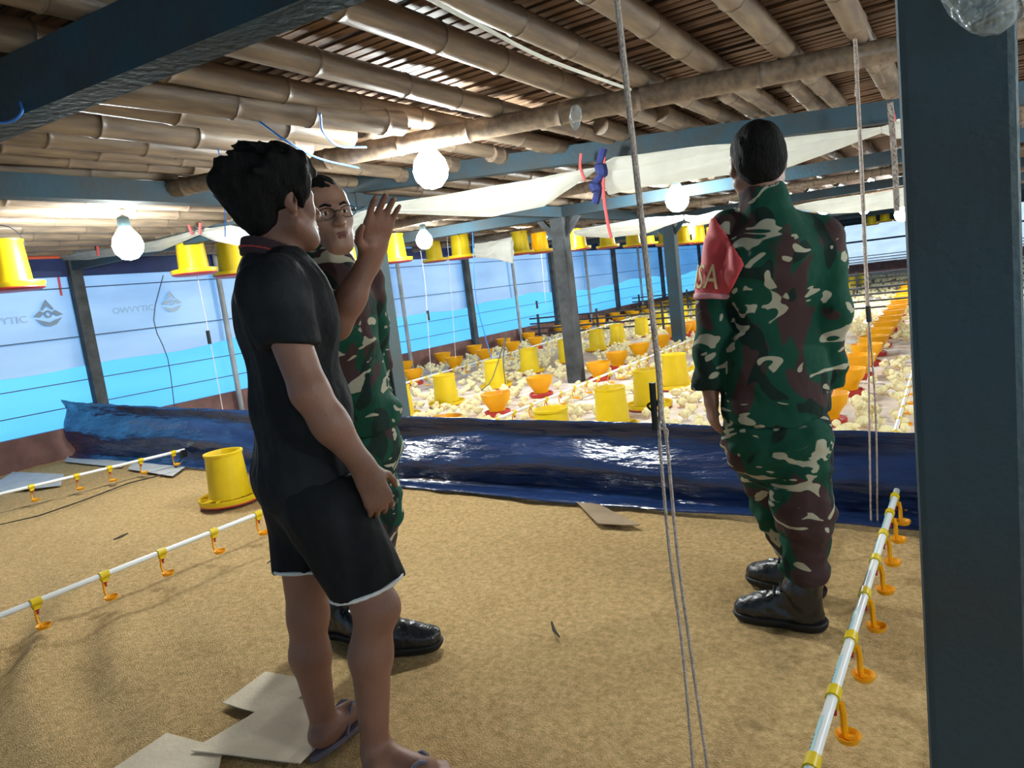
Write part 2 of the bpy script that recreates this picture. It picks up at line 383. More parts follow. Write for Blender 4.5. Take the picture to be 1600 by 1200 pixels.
# beams across: bay lines
BAYS = [(1.08, 1.40), (4.42, 5.32), (7.95, 8.6), (11.95, 12.3), (15.7, 16.0), (19.5, 19.7), (23.3, 23.5), (27.3, 27.5), (31.3, 31.4)]
for i, (ya, yb) in enumerate(BAYS):   # y at x=-4.2 and x=0
    sl = (yb - ya) / 4.2; x0 = WX + .1; x1 = XR - .1
    za, zb = (2.00, 2.18) if i == 0 else (2.07, 2.20)
    if i == 1:
        A = on_y(600, 296, 4.45); B = on_y(1305, 203, 5.2); d = (B - A) / (B[0] - A[0])
        a = A + d * (-4.25 - A[0]); b = A + d * (XR - .2 - A[0]); hh = .13
        MB().beam(a + V(0, 0, hh / 2), b + V(0, 0, hh / 2), .10, hh).build('beam', BLUEPAINT, ce, smooth=False)
        MB().beam((x0, 4.3, 2.15), (-4.1, 4.4, 2.15), .10, .12).build('beam', BLUEPAINT, ce, smooth=False)
        continue
    MB().beam((x0, ya + sl * (x0 + 4.2), (za + zb) / 2), (x1, ya + sl * (x1 + 4.2), (za + zb) / 2), .11, zb - za).build('beam', BLUEPAINT, ce, smooth=False)
for xx in (-4.16, 0.06):
    MB().beam((xx, 1.5 if xx < -1 else 5.4, 2.13), (xx, 34, 2.13), .11, .125).build('beam', BLUEPAINT, ce, smooth=False)
def bamboo(a, b, r0, r1, seed):
    rr = random.Random(seed); a = V(*a); b = V(*b); Lh = np.linalg.norm(b - a); pts = [0.0]; rad = [1.0]; t = rr.uniform(.1, .4); nodes = []
    while t < Lh - .05:
        nodes.append(t)
        for dt, k in ((-.03, 1.0), (-.008, 1.03), (0, 1.09), (.008, 1.03), (.03, .985)): pts.append(t + dt); rad.append(k)
        t += rr.uniform(.36, .58)
    pts.append(Lh); rad.append(1.0)
    sag = V(rr.uniform(-.03, .03), 0, rr.uniform(-.012, .0))
    q = []; r = []
    for p, k in zip(pts, rad):
        u = min(1, max(0, p / Lh)); q.append(a + (b - a) * u + sag * math.sin(math.pi * u)); r.append((r0 + (r1 - r0) * u) * k)
    m = MB().tube(q, r, 12)
    for i, f in enumerate(m.f): m.m[i] = 0
    n = 12
    for k in range(len(nodes)):
        for ring in (k * 5 + 2, k * 5 + 3):
            for j in range(n): m.m[ring * n + j] = 1
    # short hollow at the far end
    return m
JX = [-2.47 * .98, -2.08, -1.66, -1.31, -1.03, -.68, -.37, 0.0, .4, .8, 1.2, 1.6, 2.1, 2.6, 3.1, 3.7, 4.2]
for i, x in enumerate(JX):   # first bay, thick end on the near beam
    r = R_.uniform(.055, .066)
    bamboo((x - .02, -1.0, 2.18 + r), (x + .02, 5.6, 2.2 + r), r, r * .85, i).build('joist', [BAMBOO, BAMBOO_N], ce)
for i, (px0, py0, px1, py1, r) in enumerate([(219, 164, 628, 214, .068), (149, 181, 548, 233, .068), (87, 210, 482, 250, .062), (0, 224, 400, 258, .062), (0, 240, 330, 264, .058), (0, 257, 300, 274, .055), (0, 273, 270, 284, .05)]):
    zz = 2.12 if i < 3 else 2.205
    A = on_z(px0, py0, zz); B = on_z(px1, py1, zz); d = (B - A) / (B[1] - A[1]); A = A + d * (-.6 - A[1])
    bamboo(A + V(0, 0, r), B + V(0, 0, r), r, r * .95, 50 + i).build('bundled_bamboo', [BAMBOO, BAMBOO_N], ce)
for i, x in enumerate(np.arange(-8.3, -2.6, .42)):
    r = R_.uniform(.05, .06)
    bamboo((x, -1.0, 2.24 + r), (x + R_.uniform(-.05, .05), 5.2, 2.23 + r), r, r * .85, 80 + i).build('joist', [BAMBOO, BAMBOO_N], ce)
jm = [bamboo((0, 0, 0), (0, 4.5, 0), .058, .05, 200 + i).mesh('joist', [BAMBOO, BAMBOO_N]) for i in range(4)]
for bi, yb in enumerate((4.4, 8.3, 12.2, 16.1, 20.0, 24.0, 28.0)):
    for x in np.arange(-8.3, XR - .1, .42 if bi < 4 else .84):
        o = link('joist', jm[R_.randrange(4)], ce, V(x + R_.uniform(-.05, .05), yb + R_.uniform(-.1, .1), 2.265 + (bi % 2) * .02) - V(-2, 16, 2.2))
# purlins across below the joists
A = on_z(520, 262, 2.10); B = on_z(1400, 92, 2.11); d = (B - A) / (B[0] - A[0]); A = A - d * 1.2; B = B + d * 3.0
A[2] = B[2] = 2.155
bamboo(A, B, .055, .060, 301).build('purlin', [BAMBOO, BAMBOO_N], ce)
for y in (6.3, 10.2, 14.2, 18.2):
    bamboo((WX + .2, y, 2.19), (XR - .2, y + .6, 2.19), .055, .05, int(y * 10)).build('purlin', [BAMBOO, BAMBOO_N], ce)
# slats: 300 nearest one by one, the rest joined
rows = []
y = .2
while y < 7.2: rows.append(y); y += R_.uniform(.060, .078)
sm = MB()
def slat(mb, x0, x1, y, wdt, z, tilt): 
    mb.add([(x0, y - wdt / 2, z), (x1, y - wdt / 2 + tilt, z), (x1, y + wdt / 2 + tilt, z), (x0, y + wdt / 2, z), (x0, y - wdt / 2, z + .012), (x1, y - wdt / 2 + tilt, z + .012), (x1, y + wdt / 2 + tilt, z + .012), (x0, y + wdt / 2, z + .012)],
           [(3, 2, 1, 0), (4, 5, 6, 7), (0, 1, 5, 4), (1, 2, 6, 5), (2, 3, 7, 6), (3, 0, 4, 7)])
cnt = 0
slat_mesh = [MB() for _ in range(6)]
for k, q in enumerate(slat_mesh): slat(q, -1.15, 1.15, 0, .042 + .004 * (k % 3), 0, R_.uniform(-.012, .012))
slat_mesh = [q.mesh('slat', SLAT, smooth=False) for q in slat_mesh]
for y in rows:
    for x in (-5.2, -2.9, -.6, 1.7):
        z = 2.325 + R_.uniform(-.006, .006); dy = R_.uniform(-.006, .006)
        if cnt < 300 and y > .9 and x < 1 and visible((x + .6, y, z), 500):
            link('slat', slat_mesh[R_.randrange(6)], ce, V(x, y + dy, z) - V(-2, 16, 2.2)); cnt += 1
        else: slat(sm, x - 1.15, x + 1.15, y + dy, .044, z, R_.uniform(-.01, .01))
    slat(sm, WX, -6.36, y, .044, 2.325, .01); slat(sm, 2.86, XR, y, .044, 2.325, .01)
y = 7.2
while y < 30:
    slat(sm, WX, -4.2, y, .046, 2.345, .03); slat(sm, -4.15, .1, y, .046, 2.345, -.02); slat(sm, .15, XR, y, .046, 2.345, .02); y += .072 if y < 16 else .12
tag(sm.build('slat_field', SLAT, ce, smooth=False), kind='stuff')

# pillars
def pillar(x, y, wd, M1, label, brace=True, ztop=2.08, lean=(0, 0)):
    o = empty('pillar', (x, y, 0)); tag(o, label, kind='structure')
    b = MB(); b.tube([(x, y, -.02), (x + lean[0], y + lean[1], ztop)], wd * .7071, 4)
    v = b.v[0]; v[:, :2] = v[:, :2]
    b.v = []; b.f = []; b.m = []; b.n = 0
    b.box((x, y, ztop / 2), (wd, wd, ztop + .02))
    me = b.build('shaft', M1, o, smooth=False)
    bv = me.modifiers.new('bevel', 'BEVEL'); bv.width = .012; bv.segments = 2
    if brace:
        for s in (-1, 1):
            MB().beam((x + s * .06, y, ztop - .24), (x + s * .27, y, ztop + .0), .06, .07).build('brace', M1, o, smooth=False)
    return o
pillar(-4.16, 4.5, .19, DARKPOST, 'dark grey pillar partly hidden behind the soldier with glasses', brace=False)
pillar(-4.20, 8.0, .18, WALLPOST, 'grey pillar with Y braces standing among the chicks')
pillar(-4.17, 11.95, .2, BLUEPAINT, 'blue grey pillar standing beyond the Y braced pillar')
for y in (15.8, 19.6, 23.4): pillar(-4.17, y, .2, BLUEPAINT, 'pillar of the inner row far down the house', brace=False)
# big near pillar
PW = .2; 
pl = on_z(1420, 700, 1.0); 
bx = 0.0
pa = V(*(ray(1412, 320)))[:2]; pb = V(*(ray(1597, 320)))[:2]
Yp = 1.22; xa = pa[0] / pa[1] * Yp; xb = pb[0] / pb[1] * Yp
pillar((xa + xb) / 2, Yp + (xb - xa) / 2, xb - xa, DARKPOST, 'wide dark blue wooden pillar standing closest to the viewer', brace=False, ztop=2.6)
PXC = (xa + xb) / 2
for y in (8.6, 12.3): pillar(PXC + .05, y, .2, BLUEPAINT, 'pillar of the row behind the near dark pillar', brace=False)

# ------------------------------------------------------------------ partition tarp
tp = MB(); n, k = 260, 26; P = np.zeros((n, k, 3)); Xs = np.linspace(-8.5, 3.2, n)
ytop = np.interp(Xs, [-8.5, -3.5, -1.5, -.2, 3.2], [3.86, 3.74, 3.64, 3.58, 3.45])
htop = np.interp(Xs, [-8.5, -7.9, -3.4, -1.5, 0, 3.2], [.66, .60, .465, .425, .395, .39]) + .010 * noise2(Xs * 5, 0 * Xs, 3)
sp = np.interp(Xs, [-8.5, -6, -3.5, -1, 3], [.06, .10, .16, .15, .13])
for j in range(k):
    t = j / (k - 1)                       # 0 top, 1 bottom edge lying on the litter
    if t < .8: u = t / .8; z = htop * (1 - u) + .02; yy = ytop - sp * .35 * u ** 1.5 + .040 * np.sin(u * 8 + 1.6 * noise2(Xs * 1.1, 0 * Xs + u, 12)) * min(1, u * 4 + .25)
    else: u = (t - .8) / .2; z = .02 + .012 * np.sin(u * 3.1) - .008 * u + 0 * Xs; yy = ytop - sp * .35 - sp * .75 * u - u * .05 * noise2(Xs * 2.2, 0 * Xs, 31)
    crinkle = .016 * noise2(Xs * 4, t * 9 + 0 * Xs, 13) + .009 * noise2(Xs * 11, t * 16 + 0 * Xs, 14)
    P[:, j] = np.stack([Xs, yy + crinkle, np.maximum(z + (.5 * crinkle if t < .8 else .2 * crinkle), .012)], 1)
tp.grid(P)
to = tp.build('tarp', TARP, loc=(-2.6, 3.6, 0)); tag(to, 'long dark blue tarp stretched across the litter as a knee high partition', 'tarp')
so = to.modifiers.new('thick', 'SOLIDIFY'); so.thickness = .003
# pale cloth edges under the tarp and by the wall
def flat_sheet(name, pts, M1, label, cat, z=.008, curl=.01, th=.004, group=None):
    c = np.mean(np.array(pts)[:, :2], axis=0); b = MB(); nn = 9
    A, Bq, Cq, D = [V(p[0], p[1], 0) for p in pts]; G = np.zeros((nn, nn, 3))
    for i in range(nn):
        for j in range(nn):
            u, v = i / (nn - 1), j / (nn - 1); p = (A * (1 - u) + Bq * u) * (1 - v) + (D * (1 - u) + Cq * u) * v
            p[2] = z + float(husk_z(p[0], p[1])) * .3 + .008 + curl * .12 * ((2 * u - 1) ** 2 * (2 * v - 1) ** 2); G[i, j] = p
    b.grid(G); o = b.build(name, M1, smooth=False, loc=(c[0], c[1], 0)); tag(o, label, cat, group); m2 = o.modifiers.new('thick', 'SOLIDIFY'); m2.thickness = th; m2.offset = 1
    return o
P2 = lambda L: [on_z(x, y, .01) for x, y in L]
flat_sheet('cardboard_sheet', P2([(348, 1102), (415, 1053), (500, 1066), (430, 1124)]), CARD, 'grey cardboard sheet lying behind the heel of the man in shorts', 'cardboard')
flat_sheet('cardboard_sheet', P2([(300, 1180), (440, 1095), (560, 1110), (470, 1200)]), CARD, 'pale cardboard sheet under the sandal of the man in shorts', 'cardboard', z=.016)
flat_sheet('cardboard_sheet', P2([(160, 1215), (262, 1150), (350, 1172), (330, 1260)]), CARD, 'pale cardboard sheet lying at the bottom edge of the picture', 'cardboard', z=.008)
flat_sheet('cardboard_piece', P2([(900, 785), (925, 783), (1000, 822), (935, 820)]), CARDD, 'small brown cardboard scrap lying before the blue tarp', 'cardboard', curl=.02)
flat_sheet('sack_cloth', P2([(-30, 772), (20, 738), (100, 742), (95, 760)]), SACK, 'pale grey sack cloth lying at the foot of the left wall', 'cloth')
flat_sheet('sack_cloth', P2([(100, 722), (106, 714), (200, 722), (190, 732)]), SACK, 'white cloth edge showing under the tarp by the left wall', 'cloth')
flat_sheet('sack_cloth', P2([(200, 734), (210, 722), (290, 730), (270, 745)]), SACK, 'white cloth edge under the tarp behind the far drinker line', 'cloth')
def twig(px, label, r=.004, name='twig'):
    pts = [on_z(x, y, .012) for x, y in px]; c = pts[0]
    tag(MB().tube(pts, [r * .6] + [r] * (len(pts) - 2) + [r * .5] if len(pts) > 2 else r, 6).build(name, STICK, loc=(c[0], c[1], 0)), label, 'twig')
twig([(862, 972), (866, 985), (874, 995)], 'short dark twig on the litter between the two groups of men', .007)
twig([(178, 843), (190, 838), (200, 833)], 'short dark stick on the litter before the far drinker line', .008)
twig([(-10, 822), (60, 806), (130, 782), (200, 755), (270, 738), (312, 726)], 'long dark cord lying along the litter beside the far drinker line', .006, 'ground_cord')
twig([(418, 880), (428, 872), (431, 868)], 'thin twig on the litter left of the man in shorts', .005)

# ------------------------------------------------------------------ feeders
def make_tube():
    o = empty('tube_feeder')
    MB().lathe([(.148, .045), (.146, .06), (.128, .36), (.136, .362), (.137, .378), (.127, .380), (.121, .372), (.138, .07), (.0, .065)], 24).build('hopper', YEL, o)
    pan = MB().lathe([(.001, .022), (.20, .022), (.212, .030), (.218, .058), (.222, .060), (.224, .052), (.214, .018)], 24).build('pan', YEL, o)
    MB().lathe([(.214, .024), (.216, .012), (.19, .0), (.001, .0)], 24).build('pan_base', RED, pan)
    g = MB()
    for i in range(12):
        a = i * math.pi / 6; g.beam((.14 * math.cos(a), .14 * math.sin(a), .052), (.213 * math.cos(a), .213 * math.sin(a), .052), .007, .009)
    for rr_, zz_ in ((.150, .052), (.212, .052)): g.tube([(rr_ * math.cos(t), rr_ * math.sin(t), zz_) for t in np.linspace(0, 2 * math.pi, 25)], .004, 5, caps=False)
    g.build('grill', YEL, o)
    return o
def make_bowl():
    o = empty('bowl_feeder')
    MB().lathe([(.088, .05), (.086, .075), (.105, .11), (.142, .16), (.155, .215), (.162, .238), (.156, .24), (.146, .215), (.12, .14), (.08, .09), (.001, .085)], 24).build('bowl', YORANGE, o)
    MB().lathe([(.001, 0), (.125, 0), (.137, .012), (.140, .045), (.132, .052), (.122, .040), (.086, .034), (.088, .055)], 24).build('base', RED, o)
    return o
GT, GB, GH = 'yellow tube feeders on the floor', 'orange yellow bowl feeders on the floor', 'hanging yellow tube feeders'
feeder_spots = []
tube0 = make_tube(); bowl0 = make_bowl(); used = {'t': 0, 'b': 0}
def place(kind, x, y, label, rz=None):
    src = tube0 if kind == 't' else bowl0
    o = src if not used[kind] else copy_tree(src); used[kind] = 1
    o.location = (x, y, -.012 if y > 3.9 else -.004); o.rotation_euler = (0, 0, R_.uniform(0, 6)); tag(o, label, 'feeder', GT if kind == 't' else GB)
    feeder_spots.append((x, y, .25 if kind == 't' else .17))
p = on_z(362, 783); place('t', p[0], p[1], 'yellow tube feeder standing alone on the tan litter beside the man in shorts')
tl = [(628, 653), (699, 632), (776, 605), (829, 582), (887, 565), (934, 547), (966, 537), (1004, 525), (1034, 512)]
for i, q in enumerate(tl):
    p = on_z(*q); place('t', p[0], p[1], f'yellow tube feeder standing beyond the tarp, {ORD[i]} of the row left of the braced pillar')
YT = p[1]
for i in range(9): place('t', -5.55, YT + 1.2 * (i + 1), f'small distant yellow tube feeder, {ORD[len(tl) + i]} of the row left of the braced pillar')
tr = [(868, 712), (959, 671), (1015, 636), (1057, 605)]
for i, q in enumerate(tr):
    p = on_z(*q); place('t', p[0], p[1], ['yellow tube feeder behind the tarp with only its open rim showing', 'large yellow tube feeder standing right behind the tarp before the pulley rope', 'yellow tube feeder behind the black cleat of the hanging rope', 'yellow tube feeder standing beside the hand of the soldier with the armband'][i])
for i in range(11): place('t', -2.66 + .02 * i, 8.5 + 1.12 * i, f'yellow tube feeder, {ORD[4 + i]} in the row hidden partly by the armband soldier')
br = [(634, 585), (686, 570), (741, 557), (776, 546), (816, 536), (846, 525)]
for i, q in enumerate(br):
    p = on_z(*q); place('b', max(p[0], WX + .25), p[1], f'bowl feeder close under the maroon wall, {ORD[i]} from the tarp')
for i in range(14): place('b', -8.3 + R_.uniform(-.04, .04), 16.5 + 1.05 * i, f'tiny distant bowl feeder close under the maroon wall, {ORD[6 + i]} from the tarp')
br = [(648, 600), (712, 578), (759, 565), (802, 552), (838, 544), (889, 527), (917, 519), (938, 513)]
for i, q in enumerate(br):
    p = on_z(*q); place('b', p[0], p[1], f'bowl feeder one step off the maroon wall, {ORD[i]} from the tarp')
for i in range(12): place('b', -7.6 + R_.uniform(-.04, .04), 17.3 + 1.05 * i, f'tiny distant bowl feeder one step off the maroon wall, {ORD[8 + i]} from the tarp')
br = [(700, 690), (778, 647), (846, 618), (937, 593), (966, 575), (1001, 560), (1034, 546), (1055, 529), (1069, 525), (1081, 520)]
for i, q in enumerate(br):
    p = on_z(*q); place('b', p[0], p[1], f'orange bowl feeder with red base, {ORD[i]} from the tarp in the row along the pillars')
for i in range(12): place('b', -4.4 + R_.uniform(-.04, .04), 14.5 + .95 * i, f'distant orange bowl feeder, {ORD[10 + i]} from the tarp in the row along the pillars')
for i, y in enumerate([5.6, 6.75, 7.6, 8.4, 9.12, 9.9, 10.8, 11.6, 12.5, 13.5, 14.5, 15.5, 16.5, 17.6, 18.7, 19.8, 20.9, 22.0]):
    place('b', -.87 - .02 * max(0, y - 12), y, f'orange bowl feeder with red base, {ORD[i]} of the row between soldier and near pillar')
p = on_z(330, 652, 0); place('b', -6.75, 5.0, 'yellow bowl feeder peeping over the tarp near the left wall')
for i, (x, y) in enumerate([(-2.9, 24.5), (-2.6, 25.2), (-2.75, 23.6)]): place('t', x, y, f'far yellow tube feeder near the end wall, {ORD[i]} of the cluster', 0)
# hanging feeders
def hang(x, y, z, label, handle=False):
    o = copy_tree(tube0); o.location = (x, y, z); o.rotation_euler = (0, 0, R_.uniform(0, 6)); tag(o, label, 'feeder', GH)
    hb = MB(); a = np.linspace(-math.pi / 2, math.pi / 2, 12)
    hb.tube([(.14 * math.sin(t), 0, .33 + .16 * math.cos(t)) for t in a], .004, 5); hb.tube([(0, 0, .49), (0, 0, 2.19 - z)], .003, 5)
    h = hb.mesh('handle', WIRE); link('handle', h, o)
hp = [(20, 455), (305, 430), (365, 432), (540, 415), (620, 411), (680, 410), (722, 405), (815, 398), (845, 396), (905, 391), (950, 388), (990, 386), (1014, 383)]
HN = ['at the left edge of the picture', 'left of the head of the man in shorts', 'just behind the neck of the man in shorts', 'behind the neck of the soldier with glasses', 'under the raised hand', 'dimmed by the small lit bulb', 'right of the small lit bulb', 'wrapped by the plastic corner', 'below the fourth bulb', 'just right of the braced pillar', 'with the red ribbon', 'first of the pair before the blue grey pillar', 'second of the pair before the blue grey pillar']
for q, nm in zip(hp, HN):
    p = on_z(*q, 1.72 if q[0] == 20 else 1.80)
    if q[0] in (1014, 680): p = on_y(*q, 16.2 if q[0] == 1014 else 9.8)
    hang(p[0], p[1], p[2], 'yellow tube feeder hanging under the ceiling, ' + nm)
for i in range(7): hang(-4.9 + .05 * i, 13.8 + .9 * i, 1.74, f'hanging yellow feeder, {ORD[i]} of the distant run past the blue grey pillar')
for i, q in enumerate([(1362, 352), (1383, 347), (1408, 344)]):
    p = on_y(*q, 26.0); hang(p[0], p[1], p[2] + .0, f'hanging yellow feeder beside the near pillar, {ORD[i]} from the soldier')

# ------------------------------------------------------------------ drinker lines
def drinker(side, front=False):
    # saddle, nipple, arm and cup around a pipe at the origin, hanging along -Z, cup reaching to +side along X
    a = MB().tube([(0, -.022, 0), (0, .022, 0)], .019, 10); a.box((0, 0, -.022), (.022, .03, .022))
    b = MB().lathe([(.001, -.028), (.009, -.028), (.009, -.04), (.005, -.045), (.005, -.058), (.001, -.058)], 8)
    if front: c = MB().tube([(.016, 0, -.02), (.020, 0, -.05), (.020, 0, -.09), (.022, 0, -.112), (.035, 0, -.116)], [.008, .009, .009, .009, .008], 6)
    else: c = MB().tube([(-.006 * side, 0, -.03), (-.022 * side, 0, -.045), (-.026 * side, 0, -.09), (-.015 * side, 0, -.112), (.01 * side, 0, -.116)], .006, 6)
    c.lathe([(.006, -.118), (.024, -.116), (.031, -.104), (.033, -.104), (.026, -.121), (.006, -.123)], 12, c=(.028 * side, 0, 0))
    return a.mesh('saddle', YEL), b.mesh('nipple', RED), c.mesh('drip_cup', YORANGE)
def line(name_label, a, b, ys, side, near=False, tilt=0.0):
    a = V(*a); b = V(*b); o = empty('drinker_line', tuple(a)); tag(o, name_label, 'drinker line')
    MB().tube([a, b], .0135, 12).build('pipe', PVC, o)
    me = drinker(side, near)
    for y in ys:
        t = (y - a[1]) / (b[1] - a[1]); p = a + (b - a) * t
        s = link('saddle', me[0], o, p - a); s.rotation_euler = (0, tilt, 0)
        q = link('nipple', me[1], s); r = link('drip_cup', me[2], s)
    return o, a, b
A = on_z(-140, 1012, .155); B = on_z(645, 716, .155)
dl, a_, b_ = line('white drinker pipe with yellow cups running behind the man in shorts', (-3.54 - .03, .7, .155), (-3.47, 3.60, .17), [1.03, 1.33, 1.63, 1.92, 2.22, 2.51, 2.81, 3.1, 3.4], 1)
dl, a_, b_ = line('white drinker pipe with yellow cups farthest to the left, near the wall', (-6.62, 2.0, .16), (-6.2, 3.78, .16), [2.27, 2.58, 2.9, 3.15, 3.4, 3.68], 1)
e = MB(); e.box((b_[0] - .0, b_[1] - .02, b_[2] - .03), (.05, .05, .07)); e.tube([(b_[0], b_[1] - .02, b_[2] - .05), (b_[0] - .05, b_[1] - .1, .012)], .007, 6); e.build('end_valve', BLACK, dl)
cups = [1.52, 1.82, 2.13, 2.44, 2.74, 3.0, 3.2, 3.42]
za, zb = on_x(1268, 1200, -.31)[2], .13
PA = on_x(1262, 1215, -.31); PB = on_x(1408, 757, -.27)
PA = V(-.31, PA[1], PA[2]); PB = V(-.27, 3.62, on_y(1408, 757, 3.62)[2])
PA = PA - (PB - PA) * .25
dl, a_, b_ = line('white and blue printed drinker pipe with yellow cups beside the near pillar', PA, PB, [1.50, 1.79, 2.09, 2.40, 2.69, 2.95, 3.2, 3.42, 3.60], 1, True)
d = (PB - PA) / np.linalg.norm(PB - PA); sidev = np.cross(d, V(0, 0, 1)); sidev /= np.linalg.norm(sidev); upv = np.cross(sidev, d)
def pipe_band(t0, t1, a0, a1, M1, nm, r=.0139):
    G = np.array([[PA + d * t + r * (-sidev * math.cos(q) + upv * math.sin(q)) for q in np.linspace(a0, a1, 8)] for t in (t0, t1)]); MB().grid(G).build(nm, M1, dl)
LT = np.linalg.norm(PB - PA); t = .25
while t < LT - .12:
    pipe_band(t, t + .21, -.2, 1.35, PVCBLUE, 'printed_band')
    for k in range(7): pipe_band(t + .03 + k * .016, t + .04 + k * .016, .45, .85, PRINT, 'print_mark', .0142)
    t += .30
line('white drinker pipe among the chicks on the left wall side', (-6.35, 4.3, .17), (-6.9, 18.5, .20), list(np.arange(4.6, 18, .35)), 1)
line('white drinker pipe among the chicks running past the braced pillar', (-3.46, 4.1, .17), (-3.43, 18.5, .20), list(np.arange(4.4, 18, .3)), 1)
line('white drinker pipe among the chicks beyond the soldier and the near pillar', (-.35, 4.3, .17), (-.4, 18.5, .19), list(np.arange(4.6, 18, .35)), 1)
# bamboo partition rails further down
def fence(y, x0, x1, label):
    o = empty('bamboo_fence', (x0, y, 0)); tag(o, label, 'fence')
    for z in (.16, .28, .40, .52): MB().tube([(x0, y, z), ((x0 + x1) / 2, y + .05, z - .01), (x1, y, z + .01)], .018, 7).build('rail', WALLPOST, o)
    for x in np.arange(x0 + .2, x1, 1.5): MB().box((x, y + .05, .30), (.04, .05, .62)).build('post', WALLPOST, o, smooth=False)
fence(14.1, WX + .15, XR - .1, 'dark bamboo rail fence crossing the house among the chicks')
fence(20.3, WX + .15, XR - .1, 'second dark rail fence crossing the house farther away')

# ------------------------------------------------------------------ chicks
def chick_mb(lo=False):
    b = MB(); n, k = (8, 5) if not lo else (6, 4)
    b.ell((0, 0, .043), (.036, .050, .036), n, k); b.ell((0, .044, .082), (.023, .026, .023), n, k)
    b.ell((0, -.046, .052), (.014, .020, .014), 5, 3)
    if not lo:
        for s in (-1, 1): b.ell((s * .033, -.005, .046), (.010, .032, .020), 6, 4); b.tube([(s * .015, 0, .012), (s * .015, .004, 0)], .004, 4, mi=1)
    b.lathe([(.008, 0), (.0045, .008), (.0004, .016)], 5, c=(0, .068, .079), M=[[1, 0, 0], [0, 0, 1], [0, -1, 0]], mi=1)
    return b
cm = []
for k in range(3):
    q = chick_mb(); 
    if k == 1: q.v[1] = q.v[1] + V(0, .012, -.022); q.v[-1] = q.v[-1] + V(0, .012, -.022)
    if k == 2: q.v[1] = q.v[1] + V(0, -.012, -.012); q.v[-1] = q.v[-1] + V(0, -.012, -.012)
    cm.append(q.mesh('chick', [CHICK, BEAK]))
pts = []
fx = np.array([f[:2] for f in feeder_spots]); fr = np.array([f[2] for f in feeder_spots])
for _ in range(16000):
    y = 4.75 + 25 * NP.rand() ** 1.2; x = NP.uniform(WX + .15, XR - .3)
    if NP.rand() > .44 + .36 * noise2(x * 2.2, y * 2.2, 21): continue
    if not visible((x, y, .05), 30): continue
    dmin = np.hypot(fx[:, 0] - x, fx[:, 1] - y) - fr
    if dmin.min() < .055: continue
    if abs(x + 4.16) < .17 and min(abs(y - 8.02), abs(y - 11.95)) < .17: continue
    pts.append((x, y))
keep = []; cells = {}
for x, y in pts:
    ci = (int(x / .12), int(y / .12))
    if any((x - a) ** 2 + (y - b) ** 2 < .0095 for i in (-1, 0, 1) for j in (-1, 0, 1) for a, b in cells.get((ci[0] + i, ci[1] + j), [])): continue
    cells.setdefault(ci, []).append((x, y)); keep.append((x, y))
def seen_chick(p):   # not behind the near pillar, the armband soldier or the tarp
    q = V(p[0], p[1], .06) - CAM; wv = q @ FW; x = 800 + F_PX * (q @ EX) / wv; y = 600 + F_PX * (q @ EY) / wv
    top = np.interp(x, [100, 610, 1000, 1420], [640, 660, 672, 685])
    return y < top and not (x > 1408) and not (1105 < x < 1300 and y > 280) and not x < 612
keep.sort(key=lambda p: (0 if seen_chick(p) else 1, math.hypot(*p)))
CL, CG = 'pale yellow fluffy chick on the paper lined floor beyond the tarp', 'chicks on the floor beyond the tarp'
for x, y in keep[:300]:
    o = link('chick', cm[R_.randrange(3)], None, (x, y, -.008)); o.rotation_euler = (0, 0, R_.uniform(0, 6.28)); s = R_.uniform(.95, 1.2); o.scale = (s, s, s)
    tag(o, CL, 'chick', CG)
lo = chick_mb(True); lv = np.concatenate(lo.v); lf = lo.f; lmi = lo.m
rest = [p for p in keep[300:] if p[1] < 31]
fk = MB()
for x, y in rest:
    a = R_.uniform(0, 6.28); c, s = math.cos(a) * 1.08, math.sin(a) * 1.08
    fk.v.append(np.stack([x + lv[:, 0] * c - lv[:, 1] * s, y + lv[:, 0] * s + lv[:, 1] * c, lv[:, 2] * 1.08 - .008], 1))
    fk.f += [tuple(i + fk.n for i in f) for f in lf]; fk.m += lmi; fk.n += len(lv)
tag(fk.build('chick_flock', [CHICK, BEAK]), 'hundreds of pale yellow chicks filling the floor down the house', 'chicks', kind='stuff')

# ------------------------------------------------------------------ bulbs
def bulb(p, r, label, ztop=2.16):
    x, y, z = p; o = empty('light_bulb', (x, y, z)); tag(o, label, 'bulb', 'lit bulbs hanging from the ceiling')
    MB().lathe([(.001, -r * 1.05), (r * .5, -r * .93), (r * .88, -r * .5), (r, 0), (r * .86, r * .55), (r * .55, r * .95), (r * .35, r * 1.25)], 18, c=p).build('glass', BULB, o)
    MB().lathe([(.001, r * 1.22), (r * .40, r * 1.22), (r * .42, r * 1.5), (r * .38, r * 1.9), (.012, r * 2.05), (.001, r * 2.05)], 12, c=p).build('socket', BLACKMETAL, o)
    if z + r * 2 < ztop: MB().tube([(x, y, z + r * 2), (x, y, ztop)], .004, 5).build('cord', WIRE, o)
fwd = lambda x, y, dep: CAM + dep * ray(x, y)
bulb(fwd(673, 266, 3.95), .10, 'largest lit bulb, hanging from the bamboo purlin between the men', 2.11)
bulb(fwd(200, 383, 5.4), .11, 'lit bulb hanging by the left wall over the far drinker line', 2.2)
bulb(fwd(663, 376, 8.6), .10, 'small lit bulb below the largest bulb, before the hanging feeders', 2.2)
bulb(fwd(845, 372, 12), .11, 'small lit bulb left of the braced pillar', 2.2)
bulb(fwd(1058, 312, 7.6), .125, 'lit bulb beside the head of the soldier with the armband', 2.2)
bulb(fwd(1072, 360, 15.5), .12, 'small lit bulb low beside the armband shoulder', 2.2)
bulb(fwd(1287, 325, 13.5), .12, 'distant lit bulb just right of the armband soldier', 2.2)
bulb(fwd(1350, 325, 14.5), .12, 'distant lit bulb behind the tan hanging rope', 2.2)
